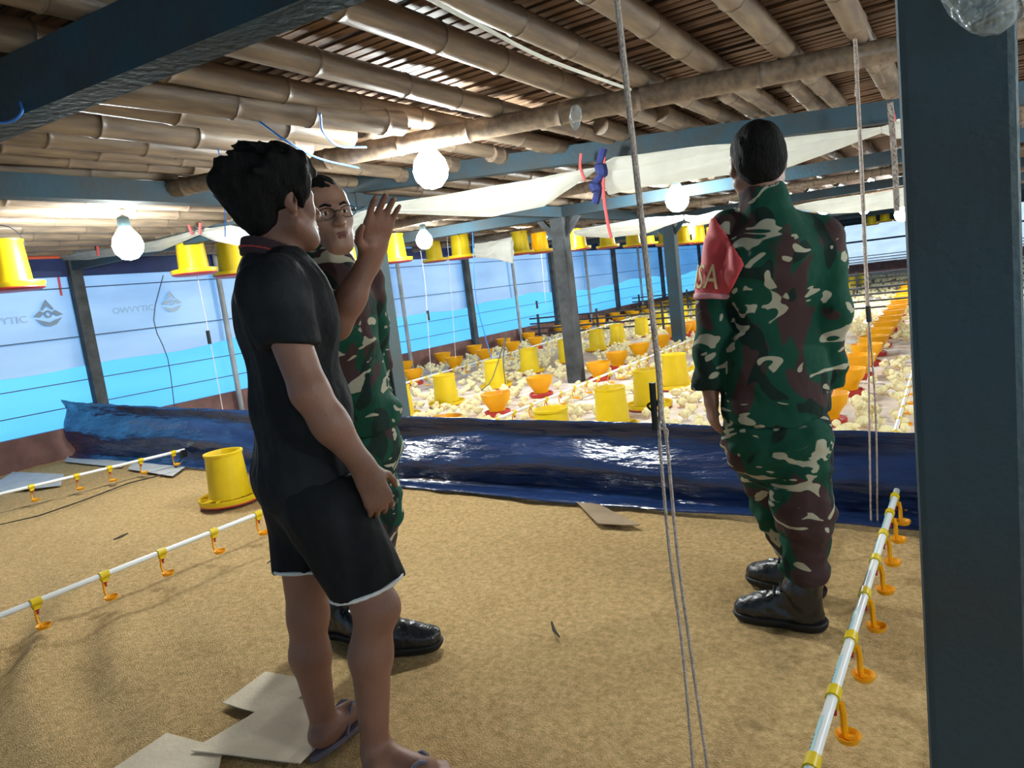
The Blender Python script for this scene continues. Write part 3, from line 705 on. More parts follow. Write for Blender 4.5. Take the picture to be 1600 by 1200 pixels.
bulb(fwd(1409, 335, 12.5), .12, 'distant lit bulb touching the edge of the near pillar', 2.1)
bulb((1.7, 4.3, 1.78), .088, 'lit bulb hanging over the tarp outside the picture beyond the near pillar', 2.15)
bulb((2.2, 7.6, 2.0), .10, 'lit bulb hanging beyond the near pillar', 2.2)
bulb((2.3, 1.2, 1.80), .088, 'lit bulb hanging outside the picture beyond the near pillar', 2.15)
#@@SWAGS
# ------------------------------------------------------------------ white plastic swags, ropes, bags
def swag(top, bot, yplane, label, seed, bulge=.07, name='plastic_swag', M1=None):
    n, k = 60, 12; tx = np.linspace(0, 1, n)
    def curve(L):
        L = np.array(L, float); s = np.linspace(0, 1, len(L)); return np.interp(tx, s, L[:, 0]), np.interp(tx, s, L[:, 1])
    ax, ay = curve(top); bx_, by_ = curve(bot); P = np.zeros((n, 2 * k, 3))
    for i in range(n):
        yp = yplane(tx[i]) if callable(yplane) else yplane
        A = on_y(ax[i], ay[i], yp); B = on_y(bx_[i], by_[i], yp)
        for j in range(k):
            v = j / (k - 1); p = A + (B - A) * v; hgt = abs(A[2] - B[2]); w_ = min(bulge, hgt * .45)
            fold = .012 * math.sin(v * 16 + 5 * tx[i] + 2 * math.sin(7 * tx[i] + seed)) * min(1, hgt / .1)
            P[i, j] = p + V(0, -w_ * math.sin(math.pi * v) - fold, fold * .5)
            P[i, 2 * k - 1 - j] = p + V(0, w_ * .7 * math.sin(math.pi * v) + .006 + fold, 0)
    c = P.reshape(-1, 3).mean(0); b = MB().grid(P)
    o = b.build(name, M1 or WHITE_SHEET, loc=tuple(c)); tag(o, label, 'plastic sheet', 'rolled plastic curtains under the beams'); return o
b2 = lambda x0, x1: (lambda t: np.interp(x0 + (x1 - x0) * t, [600, 1410], [4.36, 5.12]))
swag([(478, 345), (545, 338), (610, 318), (700, 304), (800, 287), (880, 270), (930, 262)], [(478, 352), (545, 374), (610, 332), (700, 336), (770, 338), (850, 322), (928, 268)], b2(478, 930), 'rolled white plastic curtain sagging under the beam, right of the largest bulb', 1)
swag([(935, 262), (960, 246), (1020, 238), (1130, 226), (1250, 212), (1376, 198)], [(937, 268), (950, 304), (1010, 291), (1100, 278), (1230, 262), (1377, 208)], b2(935, 1376), 'bright white plastic curtain sagging behind the head of the armband soldier', 2, .10)
swag([(1377, 198), (1395, 192), (1420, 180), (1450, 176)], [(1378, 208), (1395, 214), (1420, 218), (1450, 214)], b2(1377, 1450), 'short white plastic curtain end beside the top of the near pillar', 3)
swag([(88, 394), (130, 390), (180, 387), (250, 374), (310, 359)], [(92, 408), (130, 406), (180, 400), (250, 392), (311, 367)], 4.22, 'grey white plastic roll behind the bulb by the left wall', 4)
swag([(311, 359), (330, 356), (360, 352), (400, 362)], [(312, 367), (340, 378), (370, 384), (400, 374)], 4.22, 'grey white plastic roll behind the neck of the man in shorts', 5)
swag([(897, 360), (950, 350), (1010, 341), (1067, 336)], [(899, 368), (950, 372), (1010, 364), (1067, 344)], 7.75, 'white plastic roll beyond the braced pillar', 6)
swag([(1070, 336), (1090, 338), (1120, 330), (1150, 325)], [(1070, 344), (1090, 352), (1120, 346), (1150, 335)], 7.85, 'white plastic roll beside the armband shoulder', 7)
swag([(1240, 322), (1300, 310), (1360, 303), (1420, 292)], [(1242, 326), (1300, 334), (1360, 330), (1420, 322)], 11.7, 'distant glowing white plastic roll between soldier and near pillar', 8)
swag([(742, 381), (770, 377), (800, 370)], [(744, 403), (772, 404), (801, 412)], 8.6, 'translucent plastic corner hanging among the hanging feeders', 9, .05)
def cord(pts, r, M1, name, label, cat='rope', group=None, n=6):
    pts = [V(*p) for p in pts]; c = pts[0]
    return tag(MB().tube(pts, r, n).build(name, M1, loc=tuple(c)), label, cat, group)
def smooth_pts(pts, k=6):
    pts = np.array(pts, float); o = []
    q = np.vstack([2 * pts[0] - pts[1], pts, 2 * pts[-1] - pts[-2]])
    for i in range(1, len(q) - 2):
        for t in np.linspace(0, 1, k, endpoint=False):
            o.append(.5 * (2 * q[i] + (q[i + 1] - q[i - 1]) * t + (2 * q[i - 1] - 5 * q[i] + 4 * q[i + 1] - q[i + 2]) * t * t + (3 * q[i] - q[i - 1] - 3 * q[i + 1] + q[i + 2]) * t ** 3))
    o.append(pts[-1]); return np.array(o)
# main rope with cleat
base = on_z(1106, 1212, .0); at, n_, r_ = upright(base)
ro = empty('pulley_rope', tuple(at(1040, 660))); tag(ro, 'tan hanging rope with black cleat and doubled strands, between the men', 'rope')
top = at(962, -20)
MB().tube(smooth_pts([top, at(982, 160), at(1001, 330), at(1018, 480), at(1030, 590), at(1033, 655)]), .0075, 8).build('upper_strand', ROPE, ro)
for s, (x1, x2, x3) in enumerate([(1029, 1058, 1084), (1040, 1070, 1107)]):
    MB().tube(smooth_pts([at(1031, 640), at(x1 + 2, 690), at(x2 - 12, 860), at(x2 + 8, 1010), at(x3, 1212)]), .0042, 7).build('strand', ROPE, ro)
MB().tube(smooth_pts([at(1026, 652), at(1030, 668), at(1042, 672), at(1041, 690)]), .0035, 6).build('wrap', ROPE, ro)
cl = MB(); cl.tube([at(1019, 598), at(1024, 672)], [.0085, .0075], 8); cl.tube(smooth_pts([at(1022, 640), at(1030, 622), at(1030, 606)]), .004, 6); cl.tube(smooth_pts([at(1020, 628), at(1012, 634), at(1022, 645)]), .003, 5)
cl.build('cleat', BLACK, ro)
base = on_z(1368, 818, .01); at, n_, r_ = upright(base)
ro = empty('pulley_rope', tuple(at(1362, 700))); tag(ro, 'tan rope with black cleat hanging down beside the near pillar', 'rope')
MB().tube(smooth_pts([at(1336, 62), at(1340, 140), at(1346, 260), at(1352, 400), at(1357, 500)]), .008, 8).build('upper_strand', ROPE, ro)
MB().tube(smooth_pts([at(1335, 60), at(1340, 100), at(1337, 150)]), .006, 6).build('rope_tail', ROPE, ro)
for x in (1361, 1371): MB().tube(smooth_pts([at(1357, 490), at(x - 3, 640), at(x, 818)]), .0042, 7).build('strand', ROPE, ro)
MB().tube([at(1356, 478), at(1358, 503)], .011, 8).build('cleat', BLACK, ro)
# thin strings of the drinker lines
def string(px, X, label, M1=PINKSTR, r=.004, cleat=None):
    pts = [on_x(x, y, X) for x, y in px]; o = empty('hanging_string', tuple(pts[-1])); tag(o, label, 'string', 'thin strings hanging from the ceiling')
    MB().tube(smooth_pts(pts, 3), r, 5).build('cord', M1, o)
    if cleat: p = on_x(*cleat, X); MB().tube([p - V(0, 0, .07), p + V(0, 0, .07)], .02, 7).build('cleat', BLACK, o)
string([(290, 340), (312, 450), (330, 540), (348, 640)], -6.6, 'pale string with small cleat hanging before the left wall behind the man in shorts', r=.004, cleat=(326, 527))
string([(657, 392), (664, 440), (668, 500), (674, 590)], -6.4, 'pale string with black cleat hanging below the small lit bulb', cleat=(669, 493))
string([(697, 355), (704, 440), (712, 560)], -6.4, 'pale string beside the black cleat, dropping to the bowl feeders')
string([(838, 300), (846, 400), (853, 476)], -6.5, 'pale string with black cleat below the bulb near the braced pillar', cleat=(839, 476))
string([(728, 250), (736, 320), (740, 400), (744, 470), (768, 560)], -5.6, 'blue string hanging from the ceiling right of the largest bulb', BLUESTR, .007)
string([(325, 138), (338, 215), (350, 290), (352, 370)], -3.0, 'thin blue string hanging behind the head of the man in shorts', BLUESTR, .0028)
string([(1391, 160), (1398, 250), (1402, 330)], -.12, 'short tan rope close to the near pillar, hanging from the beam', ROPE, .007)
string([(255, 430), (240, 500), (262, 560), (273, 640)], WX + .12, 'loose grey cord hanging down the left curtain', WIRE, .006)
string([(790, 600), (786, 560), (792, 520), (770, 590), (752, 610)], -4.9, 'looped dark cable hanging among the feeders', WIRE, .006)
cord(smooth_pts([on_z(405, 190, 2.12), on_z(450, 222, 2.0), on_z(500, 248, 2.02), on_z(560, 262, 2.1)]), .005, BLUESTR, 'blue_cord', 'slack blue cord drooping under the bamboo ends above the soldier with glasses')
cord(smooth_pts([on_z(500, 178, 2.13), on_z(505, 206, 2.10), on_z(530, 228, 2.10), on_z(572, 230, 2.12)]), .006, BLUESTR, 'blue_cord', 'blue cord knotted round the bundled bamboo ends')
cord(smooth_pts([on_z(-8, 192, 2.0), on_z(18, 190, 1.97), on_z(34, 176, 1.99), on_z(32, 160, 2.03)]), .004, BLUESTR, 'blue_cord', 'short blue cord looped under the near beam')
cord(smooth_pts([on_z(655, -10, 2.16), on_z(760, 45, 2.15), on_z(860, 95, 2.15), on_z(985, 140, 2.15)], 4), .007, WHITE_SHEET, 'pale_cable', 'pale twisted plastic cable strung under a ceiling joist')
at4 = lambda x, y: on_y(x, y, 4.62)
kn = empty('knotted_cloth', tuple(at4(935, 275))); tag(kn, 'dark navy cloth strip knotted under the beam with red ribbons', 'cloth')
MB().tube(smooth_pts([at4(943, 232), at4(938, 255), at4(940, 272), at4(930, 288), at4(934, 300), at4(930, 318)]), [.03] * 7 + [.045] * 6 + [.03] * 5 + [.045] * 6 + [.03] * 7, 8).build('cloth_strip', NAVYCLOTH, kn)
MB().tube(smooth_pts([at4(944, 236), at4(943, 300), at4(949, 345), at4(955, 372)]), .011, 6).build('ribbon', REDSTR, kn)
MB().tube(smooth_pts([at4(908, 240), at4(907, 262), at4(914, 282)]), .010, 6).build('ribbon', REDSTR, kn)
for q, lb in (((295, 352, 300, 366), 'first'), ((313, 348, 312, 366), 'second'), ((152, 384, 154, 400), 'third'), ((88, 412, 96, 462), 'fourth')):
    cord([on_y(q[0], q[1], 4.15), on_y(q[2], q[3], 4.15)], .014, REDSTR, 'red_ribbon', f'{lb} red ribbon tying the plastic roll by the left wall', 'ribbon')
cord([on_y(1392, 165, 5.0), on_y(1398, 190, 5.0)], .012, REDSTR, 'red_ribbon', 'red ribbon tying the plastic curtain beside the near pillar', 'ribbon')
# clear plastic bags
def bag(cx, cy, rx, ry, dep, label, thick=.05):
    c = fwd(cx, cy, dep); k, n = 16, 40; G = np.zeros((k, n, 3)); s = dep / F_PX
    for i in range(k):
        ph = math.pi * i / (k - 1)
        for j in range(n):
            a = 2 * math.pi * j / n; wr = 1 + .10 * math.sin(5 * a + 3 * math.sin(ph * 2)) + .05 * math.sin(11 * a + ph * 5)
            q = math.sin(ph) ** .75 * (1.0 - .45 * max(0, (ph - 1.7) / 1.44)) * (1 + .05 * math.sin(9 * ph + 3 * a))
            G[i, j] = c + (EX * rx * s * q * math.cos(a) * wr) + FW * (thick * q * math.sin(a) * wr - thick) + EY * (ry * s * -math.cos(ph))
    b = MB(); b.add(G.reshape(-1, 3), [(i * n + j, i * n + (j + 1) % n, (i + 1) * n + (j + 1) % n, (i + 1) * n + j) for i in range(k - 1) for j in range(n)])
    return tag(b.build('plastic_bag', CLEAR, loc=tuple(c)), label, 'bag')
bag(1508, -45, 88, 128, (on_y(1508, -45, Yp - .03) - CAM) @ FW, 'crumpled clear plastic bag hanging on the top of the near pillar')
bag(1362, -38, 62, 52, 1.5, 'clear plastic bag hanging from the ceiling left of the near pillar top')
bag(899, 185, 9, 20, 3.6, 'small pale plastic scrap tied round the purlin', .012)
#@@PEOPLE
# ------------------------------------------------------------------ smooth solid modelling for people
class Solid:
    def __init__(s, lo, hi, h):
        s.lo = V(*lo); s.h = h; s.n = np.ceil((V(*hi) - s.lo) / h).astype(int) + 1
        s.D = np.full(s.n, 0.25, np.float32)
    def blank(s):
        q = object.__new__(Solid); q.lo = s.lo; q.h = s.h; q.n = s.n; q.D = np.full(s.n, 0.25, np.float32); return q
    def _sub(s, lo, hi):
        a = np.clip(np.floor((lo - s.lo) / s.h).astype(int), 0, s.n); b = np.clip(np.ceil((hi - s.lo) / s.h).astype(int) + 1, 0, s.n)
        sl = tuple(slice(i, j) for i, j in zip(a, b))
        ax = [(s.lo[i] + s.h * np.arange(a[i], b[i])).astype(np.float32) for i in range(3)]
        return sl, ax[0][:, None, None], ax[1][None, :, None], ax[2][None, None, :]
    def _mix(s, sl, d, k, sub=False):
        D = s.D[sl]
        if D.size == 0: return
        if sub: 
            h = np.clip(.5 - .5 * (D + d) / k, 0, 1); s.D[sl] = D * (1 - h) - d * h + k * h * (1 - h)
        else:
            h = np.clip(.5 + .5 * (D - d) / k, 0, 1); s.D[sl] = D * (1 - h) + d * h - k * h * (1 - h)
    def cap(s, a, b, ra, rb, k=.02, flat=None, sub=False):
        a = V(*a); b = V(*b); m = max(ra, rb) * (max(1, flat[1]) if flat else 1) + .05
        sl, x, y, z = s._sub(np.minimum(a, b) - m, np.maximum(a, b) + m); ab = b - a; L2 = ab @ ab + 1e-12
        px, py, pz = x - a[0], y - a[1], z - a[2]
        t = np.clip((px * ab[0] + py * ab[1] + pz * ab[2]) / L2, 0, 1)
        qx, qy, qz = px - t * ab[0], py - t * ab[1], pz - t * ab[2]; q2 = qx * qx + qy * qy + qz * qz
        if flat:
            f = flat[0]; qn = qx * f[0] + qy * f[1] + qz * f[2]; q2 = q2 - qn * qn + (qn / flat[1]) ** 2
            d = (np.sqrt(np.maximum(q2, 0)) - (ra + (rb - ra) * t)) * min(1, flat[1])
        else: d = np.sqrt(q2) - (ra + (rb - ra) * t)
        s._mix(sl, d, k, sub); return s
    def ell(s, c, r, k=.02, ax=None, sub=False):
        c = V(*c); m = max(r) + .05; sl, x, y, z = s._sub(c - m, c + m); px, py, pz = x - c[0], y - c[1], z - c[2]
        if ax is None: ax = np.eye(3)
        q = [(px * ax[i][0] + py * ax[i][1] + pz * ax[i][2]) for i in range(3)]
        k0 = np.sqrt(sum((q[i] / r[i]) ** 2 for i in range(3))); k1 = np.sqrt(sum((q[i] / r[i] ** 2) ** 2 for i in range(3))) + 1e-9
        s._mix(sl, k0 * (k0 - 1) / k1, k, sub); return s
    def grids(s):
        return [(s.lo[i] + s.h * np.arange(s.n[i])).astype(np.float32).reshape([-1 if j == i else 1 for j in range(3)]) for i in range(3)]
    def cut(s, p, n):   # keeps the side away from n
        n = V(*n); n = n / np.linalg.norm(n); x, y, z = s.grids()
        s.D = np.maximum(s.D, (x - p[0]) * n[0] + (y - p[1]) * n[1] + (z - p[2]) * n[2]); return s
    def join(s, o, k=.02):
        h = np.clip(.5 + .5 * (s.D - o.D) / k, 0, 1); s.D = s.D * (1 - h) + o.D * h - k * h * (1 - h); return s
    def ripple(s, amp, freq, seed, dirs=None):
        x, y, z = s.grids(); r = np.random.RandomState(seed)
        near = np.abs(s.D) < .05; o = np.zeros_like(s.D)
        for i in range(5):
            f = r.uniform(-1, 1, 3) * freq * (1 + .5 * i); 
            if dirs is not None: f = f * np.array(dirs)
            o += (np.sin(f[0] * x + f[1] * y + f[2] * z + r.uniform(0, 6) + 1.3 * np.sin(f[1] * 1.1 * x - f[2] * z * .8 + f[0] * y)) / (1 + .4 * i)).astype(np.float32)
        s.D = s.D + np.where(near, amp * o, 0).astype(np.float32); return s
    def mesh(s, name, M1, parent, off):
        D = s.D; neg = D < 0
        c = [D[i:D.shape[0] - 1 + i, j:D.shape[1] - 1 + j, k:D.shape[2] - 1 + k] for i in (0, 1) for j in (0, 1) for k in (0, 1)]
        sg = sum((q < 0).astype(np.int8) for q in c); idx = np.argwhere((sg > 0) & (sg < 8))
        val = np.stack([q[idx[:, 0], idx[:, 1], idx[:, 2]] for q in c], 1).astype(float)
        corner = np.array([(i, j, k) for i in (0, 1) for j in (0, 1) for k in (0, 1)], float)
        acc = np.zeros((len(idx), 3)); cnt = np.zeros(len(idx))
        for a in range(8):
            for b in range(a + 1, 8):
                if abs(corner[a] - corner[b]).sum() != 1: continue
                va, vb = val[:, a], val[:, b]; m_ = (va < 0) != (vb < 0); t = np.where(m_, va / np.where(m_, va - vb, 1), 0)
                acc += np.where(m_[:, None], corner[a] + t[:, None] * (corner[b] - corner[a]), 0); cnt += m_
        P = s.lo + s.h * (idx + acc / cnt[:, None])
        vid = np.full(sg.shape, -1, np.int64); vid[idx[:, 0], idx[:, 1], idx[:, 2]] = np.arange(len(idx))
        quads = []
        for axx in range(3):
            u, v = (axx + 1) % 3, (axx + 2) % 3
            A = np.take(neg, range(0, neg.shape[axx] - 1), axx); B = np.take(neg, range(1, neg.shape[axx]), axx)
            e = np.argwhere(A != B); e = e[(e[:, u] > 0) & (e[:, v] > 0) & (e[:, u] < neg.shape[u] - 1) & (e[:, v] < neg.shape[v] - 1)]
            fl_ = A[e[:, 0], e[:, 1], e[:, 2]]
            def g(du, dv):
                q = e.copy(); q[:, u] += du; q[:, v] += dv; return vid[q[:, 0], q[:, 1], q[:, 2]]
            Q = np.stack([g(-1, -1), g(0, -1), g(0, 0), g(-1, 0)], 1); Q[~fl_] = Q[~fl_][:, ::-1]; quads.append(Q)
        Q = np.concatenate(quads); Q = Q[(Q >= 0).all(1)]
        # one light smoothing pass
        for _ in range(2):
            acc = np.zeros_like(P); cn = np.zeros(len(P))
            for i in range(4):
                np.add.at(acc, Q[:, i], P[Q[:, (i + 1) % 4]] + P[Q[:, (i - 1) % 4]]); np.add.at(cn, Q[:, i], 2)
            P = P * .55 + .45 * acc / np.maximum(cn, 1)[:, None]
        me = bpy.data.meshes.new(name); me.vertices.add(len(P)); me.vertices.foreach_set('co', (P - off).ravel())
        me.loops.add(Q.size); me.loops.foreach_set('vertex_index', Q.ravel().astype(np.int32))
        me.polygons.add(len(Q)); me.polygons.foreach_set('loop_start', (np.arange(len(Q)) * 4).astype(np.int32)); me.polygons.foreach_set('loop_total', np.full(len(Q), 4, np.int32))
        me.polygons.foreach_set('use_smooth', np.ones(len(Q), bool)); me.update(calc_edges=True); me.materials.append(M1)
        return link(name, me, parent)
nrm = lambda v: V(*v) / np.linalg.norm(v)
def frame(f, up=(0, 0, 1), roll=0):
    f = nrm(f); u = nrm(V(*up) - f * (V(*up) @ f)); r = np.cross(f, u)
    return r, f, u     # the figure's right, forward, up
def head(S, c, fr, sc=1.0):
    r, f, u = fr; L = lambda x, y, z: c + sc * (r * x + f * y + u * z); ax = [r, f, u]; q = lambda *a: tuple(sc * i for i in a)
    S.ell(L(0, -.015, .035), q(.078, .097, .085), .02, ax); S.ell(L(0, .028, -.035), q(.063, .066, .085), .03, ax)
    S.ell(L(0, .068, -.098), q(.030, .026, .022), .03, ax)
    for s in (-1, 1):
        S.cap(L(s * .060, .005, -.052), L(s * .026, .062, -.098), .021 * sc, .018 * sc, .03)
        S.ell(L(s * .045, .058, -.022), q(.022, .020, .018), .02, ax)
        S.cap(L(s * .012, .084, .020), L(s * .046, .070, .020), .011 * sc, .009 * sc, .014)
        S.ell(L(s * .031, .094, .001), q(.017, .014, .010), .010, ax, sub=True)
        ea = [nrm(r * s - f * .45), nrm(f + r * s * .45 + u * .12), u]; S.ell(L(s * .083, -.008, .003), q(.008, .020, .030), .006, ea); S.ell(L(s * .081, .0, -.020), q(.008, .011, .014), .006, ea); S.ell(L(s * .093, -.001, .004), q(.007, .010, .017), .004, ea, sub=True)
        S.ell(L(s * .013, .098, -.033), q(.010, .011, .009), .008, ax)
        S.cap(L(s * .040, .050, .012), L(s * .040, .040, .05), .02 * sc, .02 * sc, .03)
    S.cap(L(0, .086, .012), L(0, .110, -.028), .008 * sc, .012 * sc, .012); S.ell(L(0, .103, -.034), q(.012, .012, .010), .008, ax)
    S.cap(L(-.018, .086, -.058), L(.018, .086, -.058), .0075 * sc, .0075 * sc, .010); S.cap(L(-.015, .087, -.072), L(.015, .087, -.072), .009 * sc, .009 * sc, .010)
    S.cap(L(-.02, .100, -.0645), L(.02, .100, -.0645), .003 * sc, .003 * sc, .004, sub=True)
    return L
def face_bits(c, fr, sc, parent, off, glasses=False):
    r, f, u = fr; L = lambda x, y, z: c + sc * (r * x + f * y + u * z); M3 = np.stack([r, f, u], 1)
    for s in (-1, 1):
        b = MB().ell(L(s * .031, .074, .001), (.0135 * sc, .0125 * sc, .0068 * sc), 12, 8, M=M3); b.ell(L(s * .031, .0835, .001), (.0058 * sc, .0038 * sc, .0058 * sc), 10, 6, mi=1, M=M3)
        b.v = [q - off for q in b.v]; link('eye', b.mesh('eye', [EYEW, EYEB]), parent)
        b = MB().tube([L(s * .014, .096, .020) - off, L(s * .032, .093, .026) - off, L(s * .052, .074, .020) - off], [.003, .0042, .002], 6); link('eyebrow', b.mesh('eyebrow', HAIR), parent)
    b = MB().tube([L(-.026, .086, -.0655) - off, L(-.010, .0965, -.0630) - off, L(0, .098, -.0640) - off, L(.010, .0965, -.0630) - off, L(.026, .086, -.0655) - off], [.001, .005, .005, .005, .001], 8); b.tube([L(-.022, .087, -.069) - off, L(-.009, .096, -.0730) - off, L(.009, .096, -.0730) - off, L(.022, .087, -.069) - off], [.001, .006, .006, .001], 8)
    link('lips', b.mesh('lips', LIP), parent)
    if glasses:
        g = MB()
        for s in (-1, 1):
            ring = [L(s * .034 + .026 * math.cos(t), .1035 - .004 * abs(math.cos(t)) , -.002 + .017 * math.sin(t)) - off for t in np.linspace(0, 2 * math.pi, 18)]
            g.tube(ring, .0016, 5, caps=False); g.tube([L(s * .060, .099, .003) - off, L(s * .078, .07, .006) - off, L(s * .085, -.01, .006) - off], .0017, 5)
        g.tube([L(-.009, .104, .002) - off, L(0, .111, .004) - off, L(.009, .104, .002) - off], .0016, 5)
        link('glasses', g.mesh('glasses', BLACK), parent)
def hand(S, w_, d, pn, th, sc=1.0, curl=.35, spread=.12, tc=.3):
    d = nrm(d); pn = nrm(pn - d * (pn @ d)); th = nrm(th - d * (th @ d) - pn * (th @ pn)); L = lambda a, b, c: w_ + sc * (d * a + th * b + pn * c)
    S.cap(L(-.02, 0, 0), L(.03, .002, 0), .027 * sc, .032 * sc, .02, (pn, .75)); S.cap(L(.03, 0, 0), L(.078, 0, 0), .037 * sc, .040 * sc, .015, (pn, .38)); S.ell(L(.03, .022, .012), (.020 * sc, .016 * sc, .013 * sc), .012)
    for b, ln, r in ((.0315, .070, .0088), (.0105, .079, .0091), (-.0105, .073, .0088), (-.031, .057, .0078)):
        p = L(.088, b, 0); ang = 0.0; r0 = r * sc
        S.cap(L(.06, b * .9, 0), p, r0, r0 * 1.05, .008)
        for q, fr_ in enumerate((.45, .31, .24)):
            ang += curl * (1, 1.3, .8)[q]; dd = d * math.cos(ang) + pn * math.sin(ang) + th * (b * spread * 14 * math.cos(ang)) * .5; e = p + nrm(dd) * ln * fr_ * sc
            S.cap(p, e, r0 * (1 - .07 * q), r0 * (.95 - .07 * q), .004); p = e
    p = L(.018, .026, .006); e = p + sc * .042 * nrm(d * .62 + th * .72 + pn * tc); g = e + sc * .030 * nrm(d * .85 + th * .38 + pn * (tc + .15)); h_ = g + sc * .024 * nrm(d * .95 + th * .15 + pn * (tc + .25))
    S.cap(p, e, .0135 * sc, .0112 * sc, .010); S.cap(e, g, .0108 * sc, .0098 * sc, .004); S.cap(g, h_, .0098 * sc, .0078 * sc, .004)
def boot(heel, d, parent, off, ankle_top, sc=1.0):
    d = nrm(V(d[0], d[1], 0)); sd = np.cross(V(0, 0, 1), d); h0 = V(heel[0], heel[1], 0); Lp = lambda a, b, c: h0 + sc * (d * a + sd * b) + V(0, 0, c * sc)
    pts = [Lp(-.05, -.08, 0), Lp(.36, .08, .1), ankle_top]; lo = np.min(pts, 0) - .09; hi = np.max(pts, 0) + .09; lo[2] = -.03
    S = Solid(lo, hi, .0065)
    S.cap(ankle_top, Lp(.075, 0, .13), .056 * sc, .052 * sc, .02); S.cap(Lp(.075, 0, .13), Lp(.055, 0, .05), .053 * sc, .046 * sc, .03)
    S.cap(Lp(.08, 0, .045), Lp(.20, 0, .045), .044 * sc, .048 * sc, .03); S.ell(Lp(.245, .0, .040), (.058 * sc, .049 * sc, .044 * sc), .03, [d, sd, V(0, 0, 1)]); S.cap(Lp(.10, 0, .11), Lp(.20, 0, .065), .036 * sc, .032 * sc, .03)
    S.ripple(.0016, 60, 3); S.cut(Lp(0, 0, .022), (0, 0, -1)); o = S.mesh('boot', BOOT, parent, off)
    T = Solid(lo, hi, .0065); T.cap(Lp(.05, 0, .03), Lp(.08, 0, .03), .051 * sc, .049 * sc, .02); T.cap(Lp(.08, 0, .03), Lp(.20, 0, .03), .045 * sc, .053 * sc, .03); T.ell(Lp(.245, 0, .03), (.064 * sc, .054 * sc, .05), .02, [d, sd, V(0, 0, 1)])
    T.cut(Lp(0, 0, .030), (0, 0, 1)); T.cut(Lp(0, 0, -.004), (0, 0, -1)); T.mesh('sole', SOLE, o, off)
    for i in range(4):
        a = .115 + .022 * i; zz = .142 - .017 * i
        q = MB().tube([Lp(a, -.030, zz) - off, Lp(a + .006, 0, zz + .018) - off, Lp(a, .030, zz) - off], .004, 6); link('lace', q.mesh('lace', SOLE), o)
    return o

# ================= the man in shorts
base = on_z(545, 1180); at, nA, rA = upright(base); off = V(base[0], base[1], 0)
man = empty('person', tuple(off)); tag(man, 'young man in black polo shirt and black shorts, raising one hand', 'person')
f_body = nrm(rA * math.cos(.42) + nA * math.sin(.42)); l_body = nrm(np.cross(V(0, 0, 1), f_body))   # left = away
f_head = nrm(rA * math.cos(.44) + nA * math.sin(.44) + V(0, 0, .03))
fr = frame(f_head); bax = [l_body, f_body, V(0, 0, 1)]
hc = at(434, 322, .0)
lo = np.min([at(330, 220, -.35), at(700, 1230, -.35), at(330, 700, .35), at(640, 700, .35)], 0) - .05; hi = np.max([at(330, 220, -.35), at(700, 400, .35), at(330, 700, .35), at(700, 300, -.3)], 0) + .1
lo[2] = -.02; hi[2] = 1.80
S = Solid(lo, hi, .0055)
head(S, hc, fr, 1.0)
nk0, nk1 = at(426, 365, .0), at(424, 425, .0)
S.cap(nk0, nk1, .056, .062, .03)
chest, belly, pelv = at(447, 500, .0), at(468, 640, .0), at(488, 752, .0)
shN, shF = at(424, 452, -.155), at(462, 452, .165)
S.cap(shN, shF, .055, .055, .04); S.ell(chest, (.155, .105, .19), .04, bax); S.ell(belly, (.145, .105, .17), .05, bax); S.ell(pelv, (.155, .11, .12), .05, bax)
elN, wrN = at(484, 612, -.20), at(566, 728, -.19)
S.cap(shN, elN, .052, .046, .03); S.cap(elN, at(520, 668, -.2), .047, .045, .02); S.cap(at(515, 660, -.2), wrN, .046, .029, .02)
hand(S, wrN + nrm(wrN - elN) * .015, at(598, 800, -.19) - wrN, nA * 1.0 - rA * .25, rA * .8 + nA * .45, .98, .42)
elF, wrF = at(524, 508, .12), at(580, 402, .08)
S.cap(shF, elF, .050, .044, .03); S.cap(elF, at(550, 462, .10), .045, .043, .02); S.cap(at(545, 470, .10), wrF, .044, .028, .02)
hand(S, wrF, at(600, 318, .02) - wrF, -nA * .85 + rA * .35, -rA * .9 - nA * .3, 1.15, .14, .34, .35)
